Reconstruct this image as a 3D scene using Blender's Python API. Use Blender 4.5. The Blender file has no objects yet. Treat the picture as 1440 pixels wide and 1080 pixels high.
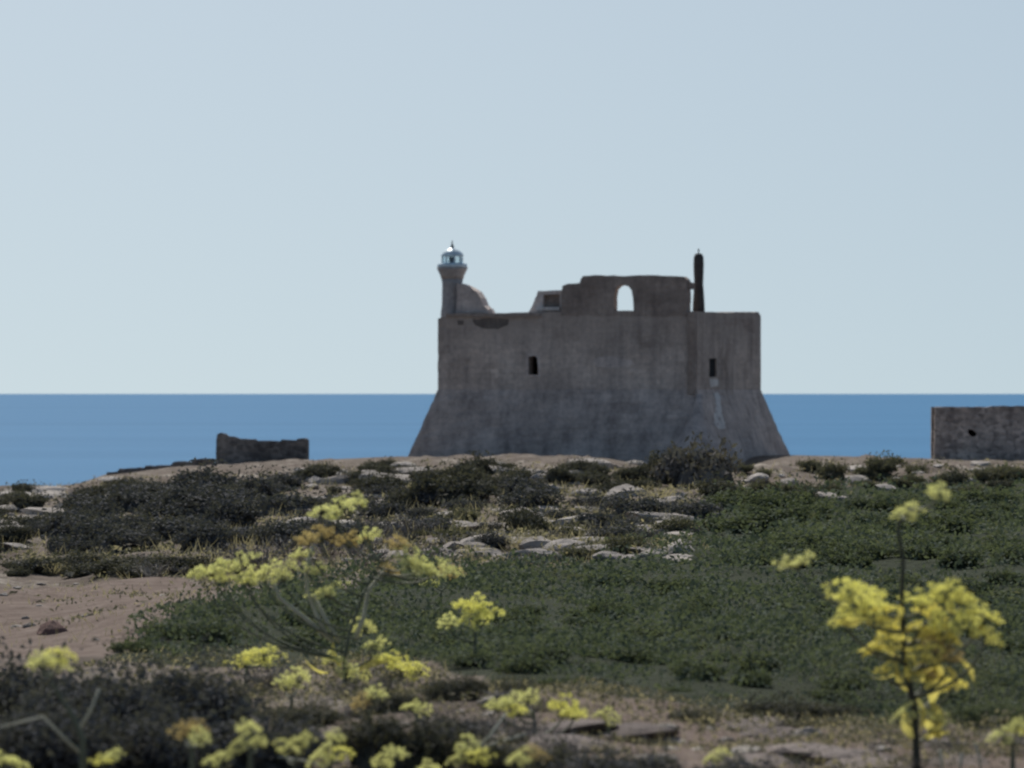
import bpy, bmesh, math, random
import numpy as np
from mathutils import Vector, Matrix
from mathutils.geometry import tessellate_polygon

# ------------------------------------------------------------------ camera, sky, sun, exposure
F = 7000.0            # focal length in pixels of a 1440-wide picture
CX, HY = 720.0, 555.0 # principal column, row of the sea horizon
ZC = 21.0             # eye height above the sea
R = math.radians
sc = bpy.context.scene
col = sc.collection

cam_d = bpy.data.cameras.new('camera')
cam = bpy.data.objects.new('camera', cam_d); col.objects.link(cam)
cam_d.sensor_width = 36.0
cam_d.lens = 36.0 * F / 1440.0
cam_d.clip_start = 0.5
cam_d.clip_end = 200000.0
cam.location = (0, 0, ZC)
cam.rotation_euler = (R(90) + math.atan((HY - 540.0 - 2.0) / F), 0, 0)
cam_d.dof.use_dof = True
cam_d.dof.focus_distance = 100.0
cam_d.dof.aperture_fstop = 2.9
sc.camera = cam

SUN_EL, SUN_AZ = 48.0, -14.0      # azimuth from +Y towards +X
w = bpy.data.worlds.new('World'); sc.world = w; w.use_nodes = True
nt = w.node_tree; nt.nodes.clear()
sky = nt.nodes.new('ShaderNodeTexSky'); sky.sky_type = 'NISHITA'; sky.sun_disc = False
sky.sun_elevation = R(SUN_EL); sky.sun_rotation = R(SUN_AZ)
sky.altitude = 0; sky.air_density = 1.0; sky.dust_density = 1.35; sky.ozone_density = 1.4
bg = nt.nodes.new('ShaderNodeBackground'); bg.inputs['Strength'].default_value = 0.086
wo = nt.nodes.new('ShaderNodeOutputWorld')
# hazy sea air: the pale blue of the lower sky reaches right down to the horizon
tcw = nt.nodes.new('ShaderNodeTexCoord'); sx_ = nt.nodes.new('ShaderNodeSeparateXYZ'); cx_ = nt.nodes.new('ShaderNodeCombineXYZ')
ma_ = nt.nodes.new('ShaderNodeMath'); ma_.operation = 'ABSOLUTE'
mm_ = nt.nodes.new('ShaderNodeMath'); mm_.operation = 'MULTIPLY_ADD'; mm_.inputs[1].default_value = 0.83; mm_.inputs[2].default_value = 0.17
nrm_ = nt.nodes.new('ShaderNodeVectorMath'); nrm_.operation = 'NORMALIZE'
nt.links.new(tcw.outputs['Generated'], sx_.inputs[0]); nt.links.new(sx_.outputs[2], ma_.inputs[0]); nt.links.new(ma_.outputs[0], mm_.inputs[0])
nt.links.new(sx_.outputs[0], cx_.inputs[0]); nt.links.new(sx_.outputs[1], cx_.inputs[1]); nt.links.new(mm_.outputs[0], cx_.inputs[2])
nt.links.new(cx_.outputs[0], nrm_.inputs[0]); nt.links.new(nrm_.outputs[0], sky.inputs['Vector'])
tint_ = nt.nodes.new('ShaderNodeMix'); tint_.data_type = 'RGBA'; tint_.blend_type = 'MULTIPLY'; tint_.inputs[0].default_value = 1.0
tint_.inputs[7].default_value = (1.03, 1.03, 0.94, 1)      # slightly milky air
nt.links.new(sky.outputs[0], tint_.inputs[6]); nt.links.new(tint_.outputs[2], bg.inputs['Color']); nt.links.new(bg.outputs[0], wo.inputs['Surface'])

sun_d = bpy.data.lights.new('sun', 'SUN'); sun = bpy.data.objects.new('sun', sun_d); col.objects.link(sun)
sun_d.energy = 4.2; sun_d.angle = R(0.53); sun_d.color = (1.0, 0.95, 0.88)
sdir = Vector((math.sin(R(SUN_AZ)) * math.cos(R(SUN_EL)), math.cos(R(SUN_AZ)) * math.cos(R(SUN_EL)), math.sin(R(SUN_EL))))
sun.rotation_euler = sdir.to_track_quat('Z', 'Y').to_euler()
sun.location = (0, 200, 120)

vs = sc.view_settings
vs.view_transform = 'Standard'; vs.look = 'None'; vs.exposure = 0.0; vs.gamma = 1.0; vs.use_curve_mapping = False
sc.cycles.filter_width = 2.3
sc.cycles.max_bounces = 6
rng = np.random.default_rng(11)
random.seed(5)

# ------------------------------------------------------------------ helpers
def tag(o, label=None, cat=None, group=None, kind=None):
    if label: o['label'] = label
    if cat: o['category'] = cat
    if group: o['group'] = group
    if kind: o['kind'] = kind
    return o

def mesh_obj(name, me, parent=None):
    o = bpy.data.objects.new(name, me); col.objects.link(o)
    if parent is not None: o.parent = parent
    return o

def empty(name, loc=(0, 0, 0), rz=0.0):
    o = bpy.data.objects.new(name, None); col.objects.link(o)
    o.empty_display_size = 0.3
    o.location = loc; o.rotation_euler = (0, 0, rz)
    return o

def pydata(name, verts, faces, mats, smooth=False, midx=None):
    me = bpy.data.meshes.new(name)
    me.from_pydata([tuple(v) for v in verts], [], faces)
    for m in (mats if isinstance(mats, (list, tuple)) else [mats]): me.materials.append(m)
    if midx is not None: me.polygons.foreach_set('material_index', midx)
    if smooth: me.polygons.foreach_set('use_smooth', [True] * len(me.polygons))
    me.update()
    return me

def quads_mesh(name, V, mats, midx=None, smooth=False):
    """V: (n,4,3) array of separate quads"""
    V = np.asarray(V, dtype=np.float32); n = len(V)
    me = bpy.data.meshes.new(name)
    me.vertices.add(n * 4); me.vertices.foreach_set('co', V.reshape(-1))
    me.loops.add(n * 4); me.loops.foreach_set('vertex_index', np.arange(n * 4, dtype=np.int32))
    me.polygons.add(n)
    me.polygons.foreach_set('loop_start', np.arange(0, n * 4, 4, dtype=np.int32))
    me.polygons.foreach_set('loop_total', np.full(n, 4, dtype=np.int32))
    for m in (mats if isinstance(mats, (list, tuple)) else [mats]): me.materials.append(m)
    if midx is not None: me.polygons.foreach_set('material_index', np.asarray(midx, dtype=np.int32))
    me.update(calc_edges=True)
    return me

def _hash(ix, iy, s):
    n = (ix * 374761393 + iy * 668265263 + s * 974711) & 0x7fffffff
    n = ((n ^ (n >> 13)) * 1274126177) & 0x7fffffff
    return ((n ^ (n >> 16)) & 0xffff) / 65535.0

def vnoise(x, y, s=0):
    x = np.asarray(x, float); y = np.asarray(y, float)
    ix = np.floor(x).astype(np.int64); iy = np.floor(y).astype(np.int64)
    fx = x - ix; fy = y - iy
    fx = fx * fx * (3 - 2 * fx); fy = fy * fy * (3 - 2 * fy)
    a = _hash(ix, iy, s); b = _hash(ix + 1, iy, s); c = _hash(ix, iy + 1, s); d = _hash(ix + 1, iy + 1, s)
    return (a * (1 - fx) + b * fx) * (1 - fy) + (c * (1 - fx) + d * fx) * fy - 0.5

def fbm(x, y, s=0, o=4):
    t = 0; a = 1.0
    for i in range(o):
        t = t + a * vnoise(x * 2 ** i, y * 2 ** i, s + i * 17); a *= 0.5
    return t

def sstep(a, b, x):
    t = np.clip((x - a) / (b - a), 0, 1); return t * t * (3 - 2 * t)

# ------------------------------------------------------------------ the lie of the land
SKX = [-900, 0, 75, 110, 150, 240, 300, 440, 560, 640, 1115, 1310, 1440, 2400]
SKY = [705, 687, 686, 682, 669, 658, 655, 650, 644, 644, 642, 647, 650, 665]
DS = 462.0
def ground_z(X, d):
    X = np.asarray(X, float); d = np.asarray(d, float)
    dd = np.maximum(d, 1.0)
    xi = CX + F * X / dd
    S = np.interp(np.clip(xi, -900, 2400), SKX, SKY)
    Ds = (S - HY) * DS / F
    drop = np.where(d < 37, 1.6 + 1.3 * d / 37.0, 2.9 + (d - 37) * (Ds - 2.9) / (DS - 37))
    drop = np.where(d > DS, Ds * d / DS * 1.004, drop)
    amp = np.interp(d, [0, 36, 60, 110, 220, 380, 440, 470], [0.05, 0.20, 0.22, 0.46, 0.80, 0.60, 0.18, 0.06])
    lx = np.interp(d, [36, 100, 250, 470], [1.4, 3.2, 5.0, 6.0])
    # low ledges running across the slope, and small hummocks
    n1 = fbm(X / 4.2 + 31, d / 7.5 + 7, 3, 4)
    n2 = fbm(X / 1.3 + 5, d / 1.9, 9, 3)
    led = np.abs(fbm(X / 9.0, d / 11.0 + 3, 21, 3))
    drop = drop - amp * (n1 * 0.95 + n2 * 0.42 + (0.25 - led) * 0.5)
    # worn limestone steps: short risers towards the viewer, gentle treads behind
    tt_ = 15.0 * np.log(dd) + 1.6 * fbm(X / 7.0 + 2, d / 16.0, 131, 3) + 0.35 * fbm(X / 1.6, d / 5.0, 137, 2)
    fr_ = tt_ - np.floor(tt_)
    st_ = np.where(fr_ < 0.10, fr_ / 0.10, 1 - (fr_ - 0.10) / 0.90)
    msk = np.clip(0.5 + 1.6 * fbm(X / 6.0 + 9, d / 20.0 + 4, 141, 2), 0.0, 1.0)
    drop = drop - msk * st_ * np.interp(d, [0, 32, 36, 48, 54, 84, 110, 200, 330, 420, 446], [0, 0, 0.11, 0.10, 0.03, 0.03, 0.30, 0.42, 0.50, 0.22, 0])
    # gully running down from the near corner of the fort
    gx = (X - (16.9 - (455 - d) * 0.030)) / 5.6
    drop = drop + 1.9 * np.exp(-gx * gx) * sstep(230, 330, d) * (1 - sstep(462, 476, d))
    # coast
    fall = sstep(500, 640, d) ** 1.4
    drop = drop + fall * 30.0
    return ZC - drop

_dd = np.geomspace(20, 520, 2600)
def ground_hit(xi, y):
    """first point of the ground seen along the picture direction (xi, y)"""
    X = (xi - CX) / F * _dd
    zr = ZC - (y - HY) / F * _dd
    below = zr <= ground_z(X, _dd)
    k = int(np.argmax(below)) if below.any() else int(np.argmin(zr - ground_z(X, _dd)))
    d = float(_dd[k]); x = float(X[k])
    return Vector((x, d, float(ground_z(x, d))))

def in_poly(x, y, P):
    x = np.asarray(x, float); y = np.asarray(y, float)
    ins = np.zeros(x.shape, bool); n = len(P)
    for i in range(n):
        x0, y0 = P[i]; x1, y1 = P[(i + 1) % n]
        if y0 == y1: continue
        c = ((y0 > y) != (y1 > y)) & (x < (x1 - x0) * (y - y0) / (y1 - y0) + x0)
        ins ^= c
    return ins

def at(xi, y, d):
    return Vector(((xi - CX) / F * d, d, ZC + (HY - y) / F * d))

# ------------------------------------------------------------------ materials
def new_mat(name):
    m = bpy.data.materials.new(name); m.use_nodes = True
    t = m.node_tree; b = t.nodes['Principled BSDF']
    b.inputs['Specular IOR Level'].default_value = 0.25
    return m, t, b

def nd(t, typ, **k):
    n = t.nodes.new(typ)
    for a, v in k.items(): setattr(n, a, v)
    return n

def ramp(t, fac, stops):
    r = nd(t, 'ShaderNodeValToRGB')
    while len(r.color_ramp.elements) > 1: r.color_ramp.elements.remove(r.color_ramp.elements[-1])
    for i, (p, c) in enumerate(stops):
        e = r.color_ramp.elements[0] if i == 0 else r.color_ramp.elements.new(p)
        e.position = p; e.color = (*c, 1)
    t.links.new(fac, r.inputs[0]); return r.outputs[0]

def noise(t, vec, scale, detail=6, rough=0.6):
    n = nd(t, 'ShaderNodeTexNoise'); n.inputs['Scale'].default_value = scale
    n.inputs['Detail'].default_value = detail; n.inputs['Roughness'].default_value = rough
    if vec is not None: t.links.new(vec, n.inputs['Vector'])
    return n.outputs['Fac']

def mixc(t, fac, a, b, mode='MIX'):
    m = nd(t, 'ShaderNodeMix', data_type='RGBA', blend_type=mode)
    for s, v in ((0, fac), (6, a), (7, b)):
        if isinstance(v, (int, float)): m.inputs[s].default_value = v
        elif isinstance(v, tuple): m.inputs[s].default_value = (*v, 1)
        else: t.links.new(v, m.inputs[s])
    return m.outputs[2]

def mapping(t, vec, scale):
    m = nd(t, 'ShaderNodeMapping'); m.inputs['Scale'].default_value = scale
    t.links.new(vec, m.inputs[0]); return m.outputs[0]

def bump(t, b, h, strength, dist):
    n = nd(t, 'ShaderNodeBump'); n.inputs['Strength'].default_value = strength; n.inputs['Distance'].default_value = dist
    t.links.new(h, n.inputs['Height']); t.links.new(n.outputs[0], b.inputs['Normal'])

def stone_mat(name, c0, c1, c2, low=None, zlow=0, zhigh=1, pale=(0.36, 0.34, 0.32), blot=0.5, cells=None):
    """weathered masonry: blotches, run-off streaks, courses in the relief"""
    m, t, b = new_mat(name)
    pos = nd(t, 'ShaderNodeNewGeometry').outputs['Position']
    big = noise(t, pos, 0.22, 5, 0.62)
    cc = ramp(t, big, [(0.30, c0), (0.50, c1), (0.72, c2)])
    streak = noise(t, mapping(t, pos, (0.9, 0.9, 0.10)), 1.0, 5, 0.65)
    cc = mixc(t, 0.75, cc, ramp(t, streak, [(0.30, (0.55, 0.55, 0.57)), (0.52, (1, 1, 1)), (0.75, (1.3, 1.28, 1.25))]), 'MULTIPLY')
    fine = noise(t, pos, 2.6, 8, 0.7)
    cc = mixc(t, 0.8, cc, ramp(t, fine, [(0.25, (0.6, 0.6, 0.6)), (0.5, (1, 1, 1)), (0.8, (1.35, 1.33, 1.3))]), 'MULTIPLY')
    course = noise(t, mapping(t, pos, (0.15, 0.15, 1.5)), 1.0, 3, 0.5)
    cc = mixc(t, 0.5, cc, ramp(t, course, [(0.3, (0.78, 0.78, 0.78)), (0.55, (1, 1, 1)), (0.8, (1.2, 1.19, 1.17))]), 'MULTIPLY')
    relief = None
    if cells == 'courses':
        mp = nd(t, 'ShaderNodeMapping'); mp.inputs['Rotation'].default_value = (0, 0, math.radians(17.0)); t.links.new(pos, mp.inputs[0])
        sx1 = nd(t, 'ShaderNodeSeparateXYZ'); t.links.new(mp.outputs[0], sx1.inputs[0])
        ad = nd(t, 'ShaderNodeMath', operation='ADD'); t.links.new(sx1.outputs[0], ad.inputs[0]); t.links.new(sx1.outputs[1], ad.inputs[1])
        cb = nd(t, 'ShaderNodeCombineXYZ'); t.links.new(ad.outputs[0], cb.inputs[0]); t.links.new(sx1.outputs[2], cb.inputs[1])
        bk = nd(t, 'ShaderNodeTexBrick'); dn = nd(t, 'ShaderNodeTexNoise'); dn.inputs['Scale'].default_value = 0.8; t.links.new(pos, dn.inputs['Vector'])
        dv = nd(t, 'ShaderNodeVectorMath', operation='MULTIPLY_ADD'); t.links.new(dn.outputs['Color'], dv.inputs[0]); dv.inputs[1].default_value = (0.5, 0.35, 0); t.links.new(cb.outputs[0], dv.inputs[2])
        t.links.new(dv.outputs[0], bk.inputs[0])
        bk.inputs['Scale'].default_value = 1.0; bk.inputs['Brick Width'].default_value = 0.95; bk.inputs['Row Height'].default_value = 0.47
        bk.inputs['Mortar Size'].default_value = 0.028; bk.inputs['Mortar Smooth'].default_value = 0.4; bk.inputs['Bias'].default_value = 0.0
        bk.inputs['Color1'].default_value = (0.78, 0.78, 0.78, 1); bk.inputs['Color2'].default_value = (1.22, 1.21, 1.19, 1); bk.inputs['Mortar'].default_value = (0.66, 0.65, 0.64, 1)
        wear = ramp(t, noise(t, pos, 0.45, 4, 0.6), [(0.40, (0.05, 0.05, 0.05)), (0.66, (0.62, 0.62, 0.62))])
        cc = mixc(t, wear, cc, bk.outputs['Color'], 'MULTIPLY')
    elif cells == 'rubble':
        vo = nd(t, 'ShaderNodeTexVoronoi'); vo.inputs['Scale'].default_value = 2.1; t.links.new(mapping(t, pos, (1, 1, 1.5)), vo.inputs['Vector'])
        bw = nd(t, 'ShaderNodeRGBToBW'); t.links.new(vo.outputs['Color'], bw.inputs[0])
        cc = mixc(t, 0.9, cc, ramp(t, bw.outputs[0], [(0.15, (0.62, 0.62, 0.62)), (0.85, (1.4, 1.38, 1.34))]), 'MULTIPLY'); relief = vo.outputs['Distance']
    pl = noise(t, mapping(t, pos, (0.16, 0.16, 0.5)), 1.0, 4, 0.7)
    cc = mixc(t, ramp(t, pl, [(0.62, (0, 0, 0)), (0.78, (blot, blot, blot))]), cc, pale)
    if low:
        sx = nd(t, 'ShaderNodeSeparateXYZ'); t.links.new(pos, sx.inputs[0])
        a = nd(t, 'ShaderNodeMath', operation='MULTIPLY_ADD'); t.links.new(big, a.inputs[0]); a.inputs[1].default_value = 5.0
        t.links.new(sx.outputs[2], a.inputs[2])
        mr = nd(t, 'ShaderNodeMapRange'); t.links.new(a.outputs[0], mr.inputs[0])
        mr.inputs[1].default_value = zlow + 2.5; mr.inputs[2].default_value = zhigh + 2.5
        mr.inputs[3].default_value = 1; mr.inputs[4].default_value = 0
        cl = mixc(t, 0.8, low, ramp(t, fine, [(0.25, (0.7, 0.7, 0.7)), (0.5, (1, 1, 1)), (0.8, (1.3, 1.3, 1.3))]), 'MULTIPLY')
        cc = mixc(t, mr.outputs[0], cc, cl)
    if low:
        mr2 = nd(t, 'ShaderNodeMapRange'); t.links.new(a.outputs[0], mr2.inputs[0])
        mr2.inputs[1].default_value = 27.4; mr2.inputs[2].default_value = 30.6; mr2.inputs[3].default_value = 0; mr2.inputs[4].default_value = 0.55
        cc = mixc(t, mr2.outputs[0], cc, c0)
    t.links.new(cc, b.inputs['Base Color'])
    b.inputs['Roughness'].default_value = 0.95
    hs = noise(t, mapping(t, pos, (1.2, 1.2, 2.2)), 1.6, 8, 0.7)
    if relief is not None:
        sb_ = nd(t, 'ShaderNodeMath', operation='MULTIPLY_ADD'); t.links.new(relief, sb_.inputs[0]); sb_.inputs[1].default_value = -0.5; t.links.new(hs, sb_.inputs[2]); hs = sb_.outputs[0]
    bump(t, b, hs, 0.8, 0.2)
    return m

def leaf_mat(name, c0, c1, trans=0.3, rough=0.6, dry=None):
    m, t, b = new_mat(name)
    oi = nd(t, 'ShaderNodeObjectInfo').outputs['Random']
    pos = nd(t, 'ShaderNodeNewGeometry')
    n = noise(t, pos.outputs['Position'], 3.0, 4, 0.7)
    a = nd(t, 'ShaderNodeMath', operation='MULTIPLY_ADD'); t.links.new(pos.outputs['Random Per Island'], a.inputs[0])
    a.inputs[1].default_value = 0.5; t.links.new(n, a.inputs[2])
    a2 = nd(t, 'ShaderNodeMath', operation='MULTIPLY_ADD'); t.links.new(oi, a2.inputs[0]); a2.inputs[1].default_value = 0.35
    t.links.new(a.outputs[0], a2.inputs[2])
    c = ramp(t, a2.outputs[0], [(0.35, c0), (1.1, c1)])
    if dry:
        bn = noise(t, mapping(t, pos.outputs['Position'], (0.55, 0.28, 0.5)), 1.0, 5, 0.65)
        c = mixc(t, ramp(t, bn, [(0.54, (0, 0, 0)), (0.72, (0.8, 0.8, 0.8))]), c, dry)
        c = mixc(t, 1.0, c, ramp(t, bn, [(0.30, (0.55, 0.6, 0.6)), (0.5, (1, 1, 1))]), 'MULTIPLY')
    t.links.new(c, b.inputs['Base Color']); b.inputs['Roughness'].default_value = 0.85; b.inputs['Specular IOR Level'].default_value = 0.06
    tr = nd(t, 'ShaderNodeBsdfTranslucent'); t.links.new(mixc(t, 1.0, c, (1.5, 1.5, 0.9), 'MULTIPLY'), tr.inputs[0])
    mx = nd(t, 'ShaderNodeMixShader'); mx.inputs[0].default_value = trans
    out = t.nodes['Material Output']
    t.links.new(b.outputs[0], mx.inputs[1]); t.links.new(tr.outputs[0], mx.inputs[2]); t.links.new(mx.outputs[0], out.inputs[0])
    return m

M = {}
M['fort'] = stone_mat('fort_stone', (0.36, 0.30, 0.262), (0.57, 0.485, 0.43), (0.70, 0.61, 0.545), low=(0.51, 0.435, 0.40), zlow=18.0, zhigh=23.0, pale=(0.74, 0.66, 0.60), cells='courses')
M['fort_side'] = stone_mat('fort_side_shaded_stone', (0.30, 0.25, 0.218), (0.47, 0.398, 0.352), (0.60, 0.52, 0.465), low=(0.45, 0.395, 0.37), zlow=17.0, zhigh=22.0, pale=(0.66, 0.58, 0.53), cells='courses')  # darker copy of the front stone: the right face's shade is in the colour
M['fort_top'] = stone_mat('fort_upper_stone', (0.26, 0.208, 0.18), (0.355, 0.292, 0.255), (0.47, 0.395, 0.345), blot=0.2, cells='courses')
M['fort_base'] = stone_mat('fort_base_stone', (0.37, 0.312, 0.282), (0.51, 0.435, 0.395), (0.65, 0.565, 0.515), blot=0.6, pale=(0.72, 0.66, 0.62), cells='courses')
M['plaster'] = stone_mat('pale_plaster', (0.52, 0.445, 0.405), (0.64, 0.555, 0.51), (0.74, 0.655, 0.605))
M['lime'] = stone_mat('sunlit_ledge_pale', (0.50, 0.48, 0.46), (0.62, 0.60, 0.58), (0.74, 0.72, 0.70))  # pale tone carrying the sunlight on the niche ledge
M['stain'] = stone_mat('lime_stain', (0.55, 0.52, 0.49), (0.72, 0.69, 0.66), (0.86, 0.84, 0.81), pale=(0.86, 0.85, 0.83))
M['scar'] = stone_mat('broken_core', (0.13, 0.112, 0.10), (0.18, 0.155, 0.14), (0.26, 0.225, 0.20), blot=0.0)
M['hut'] = stone_mat('hut_stone', (0.17, 0.152, 0.142), (0.23, 0.208, 0.196), (0.33, 0.30, 0.28), blot=0.3, cells='rubble')
M['house'] = stone_mat('house_stone', (0.33, 0.275, 0.245), (0.44, 0.37, 0.335), (0.56, 0.48, 0.435), blot=0.3, cells='rubble')
M['rock'] = stone_mat('limestone', (0.28, 0.25, 0.225), (0.39, 0.355, 0.325), (0.50, 0.465, 0.43))
M['redrock'] = stone_mat('reddish_rock', (0.16, 0.10, 0.085), (0.22, 0.14, 0.12), (0.28, 0.19, 0.16), blot=0.2)

def plain(name, c, rough=0.6, metal=0.0):
    m, t, b = new_mat(name)
    n = noise(t, nd(t, 'ShaderNodeNewGeometry').outputs['Position'], 3.0, 5, 0.65)
    cc = mixc(t, 1.0, c, ramp(t, n, [(0.3, (0.75, 0.75, 0.75)), (0.7, (1.15, 1.15, 1.15))]), 'MULTIPLY')
    t.links.new(cc, b.inputs['Base Color']); b.inputs['Roughness'].default_value = rough; b.inputs['Metallic'].default_value = metal
    return m
M['lightpaint'] = plain('lighthouse_paint', (0.37, 0.345, 0.335), 0.6)
M['lantern'] = plain('lantern_metal', (0.62, 0.74, 0.80), 0.35, 0.1)
M['darkmetal'] = plain('dark_metal', (0.05, 0.055, 0.065), 0.5, 0.3)
M['opening_shade'] = plain('black_opening_shade', (0.008, 0.008, 0.009), 0.9)  # near-black colour standing in for the shade inside the right window
M['soot'] = plain('sooty_plaster', (0.075, 0.068, 0.066), 0.9)
mg, tg, bgn = new_mat('lantern_glass'); bgn.inputs['Base Color'].default_value = (0.75, 0.88, 0.92, 1)
bgn.inputs['Transmission Weight'].default_value = 0.85; bgn.inputs['Roughness'].default_value = 0.08; bgn.inputs['IOR'].default_value = 1.15
M['glass'] = mg
M['shrub_dark'] = leaf_mat('dark_shrub_leaf', (0.040, 0.042, 0.036), (0.105, 0.105, 0.088), 0.18)
M['shrub_blue'] = leaf_mat('bluegrey_shrub_leaf', (0.042, 0.045, 0.051), (0.110, 0.112, 0.116), 0.15)
M['shrub_grey'] = leaf_mat('grey_shrub_leaf', (0.085, 0.080, 0.078), (0.19, 0.180, 0.172), 0.12)
M['shrub_olive'] = leaf_mat('olive_shrub_leaf', (0.056, 0.060, 0.044), (0.130, 0.130, 0.098), 0.25)
M['shrub_green'] = leaf_mat('green_shrub_leaf', (0.042, 0.056, 0.038), (0.110, 0.132, 0.088), 0.3)
M['cover'] = leaf_mat('ground_cover_leaf', (0.034, 0.050, 0.040), (0.125, 0.150, 0.112), 0.26, dry=(0.155, 0.150, 0.105))
M['twig'] = plain('grey_twig', (0.13, 0.125, 0.12), 0.9)
M['deadwood'] = plain('dead_stalk', (0.24, 0.225, 0.205), 0.9)
M['straw'] = leaf_mat('dry_grass_blade', (0.17, 0.15, 0.115), (0.36, 0.325, 0.26), 0.3)
M['umbel'] = leaf_mat('fennel_flower', (0.40, 0.38, 0.13), (0.82, 0.80, 0.36), 0.38)
M['umbelgold'] = leaf_mat('golden_fennel_flower', (0.40, 0.35, 0.11), (0.84, 0.775, 0.31), 0.4)
M['umbelpale'] = leaf_mat('faded_fennel_flower', (0.42, 0.42, 0.22), (0.76, 0.76, 0.46), 0.36)
M['umbeltan'] = leaf_mat('dried_fennel_flower', (0.29, 0.225, 0.125), (0.54, 0.44, 0.27), 0.36)
M['fstem'] = plain('fennel_stem', (0.14, 0.155, 0.105), 0.6)
M['fstalk'] = plain('pale_fennel_stalk', (0.50, 0.50, 0.40), 0.7)
M['fdark'] = plain('dark_fennel_stem', (0.058, 0.060, 0.046), 0.7)
M['fleaf'] = leaf_mat('yellowed_fennel_leaf', (0.30, 0.27, 0.09), (0.62, 0.56, 0.24), 0.45)

# ------------------------------------------------------------------ setting: sea and ground
def build_sea():
    m, t, b = new_mat('sea_water')
    pos = nd(t, 'ShaderNodeNewGeometry').outputs['Position']
    n1 = noise(t, mapping(t, pos, (0.0006, 0.0025, 1)), 1.0, 4, 0.6)
    c = ramp(t, n1, [(0.35, (0.035, 0.150, 0.300)), (0.65, (0.044, 0.170, 0.330))])
    t.links.new(c, b.inputs['Base Color'])
    b.inputs['Roughness'].default_value = 0.55; b.inputs['Specular IOR Level'].default_value = 0.025
    n2 = noise(t, mapping(t, pos, (0.06, 0.12, 1)), 1.0, 6, 0.65)
    bump(t, b, n2, 0.6, 1.2)
    Rr = [300, 900, 2000, 5000, 15000, 60000, 150000]; N = 96
    vs_, fs = [(0, 0, 0)], []
    for r in Rr:
        for k in range(N): vs_.append((r * math.cos(2 * math.pi * k / N), r * math.sin(2 * math.pi * k / N), 0))
    for k in range(N): fs.append((0, 1 + k, 1 + (k + 1) % N))
    for i in range(len(Rr) - 1):
        for k in range(N):
            a = 1 + i * N; fs.append((a + k, a + N + k, a + N + (k + 1) % N, a + (k + 1) % N))
    tag(mesh_obj('sea', pydata('sea', vs_, fs, m)), 'calm blue sea reaching the horizon behind the fort', 'sea', kind='structure')
build_sea()

# areas of the ground in picture directions (converted through the real ground points)
P_FIELD = [(150, 915), (235, 875), (330, 850), (430, 835), (520, 815), (600, 798), (835, 800), (870, 765), (960, 745), (1010, 720), (1160, 702), (1300, 694), (1380, 676), (1700, 664),
           (1700, 1020), (1440, 1012), (1230, 1032), (1120, 1000), (1040, 1010), (900, 1006), (830, 988), (690, 988), (600, 950), (470, 935), (330, 930), (240, 928)]
P_BARE = [(-300, 812), (120, 808), (260, 812), (320, 826), (330, 848), (240, 872), (150, 912), (60, 915), (-300, 915)]
P_BARE2 = [(770, 1015), (900, 1010), (1050, 1015), (1230, 1036), (1440, 1020), (1900, 1020), (1900, 1150), (760, 1150)]

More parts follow.
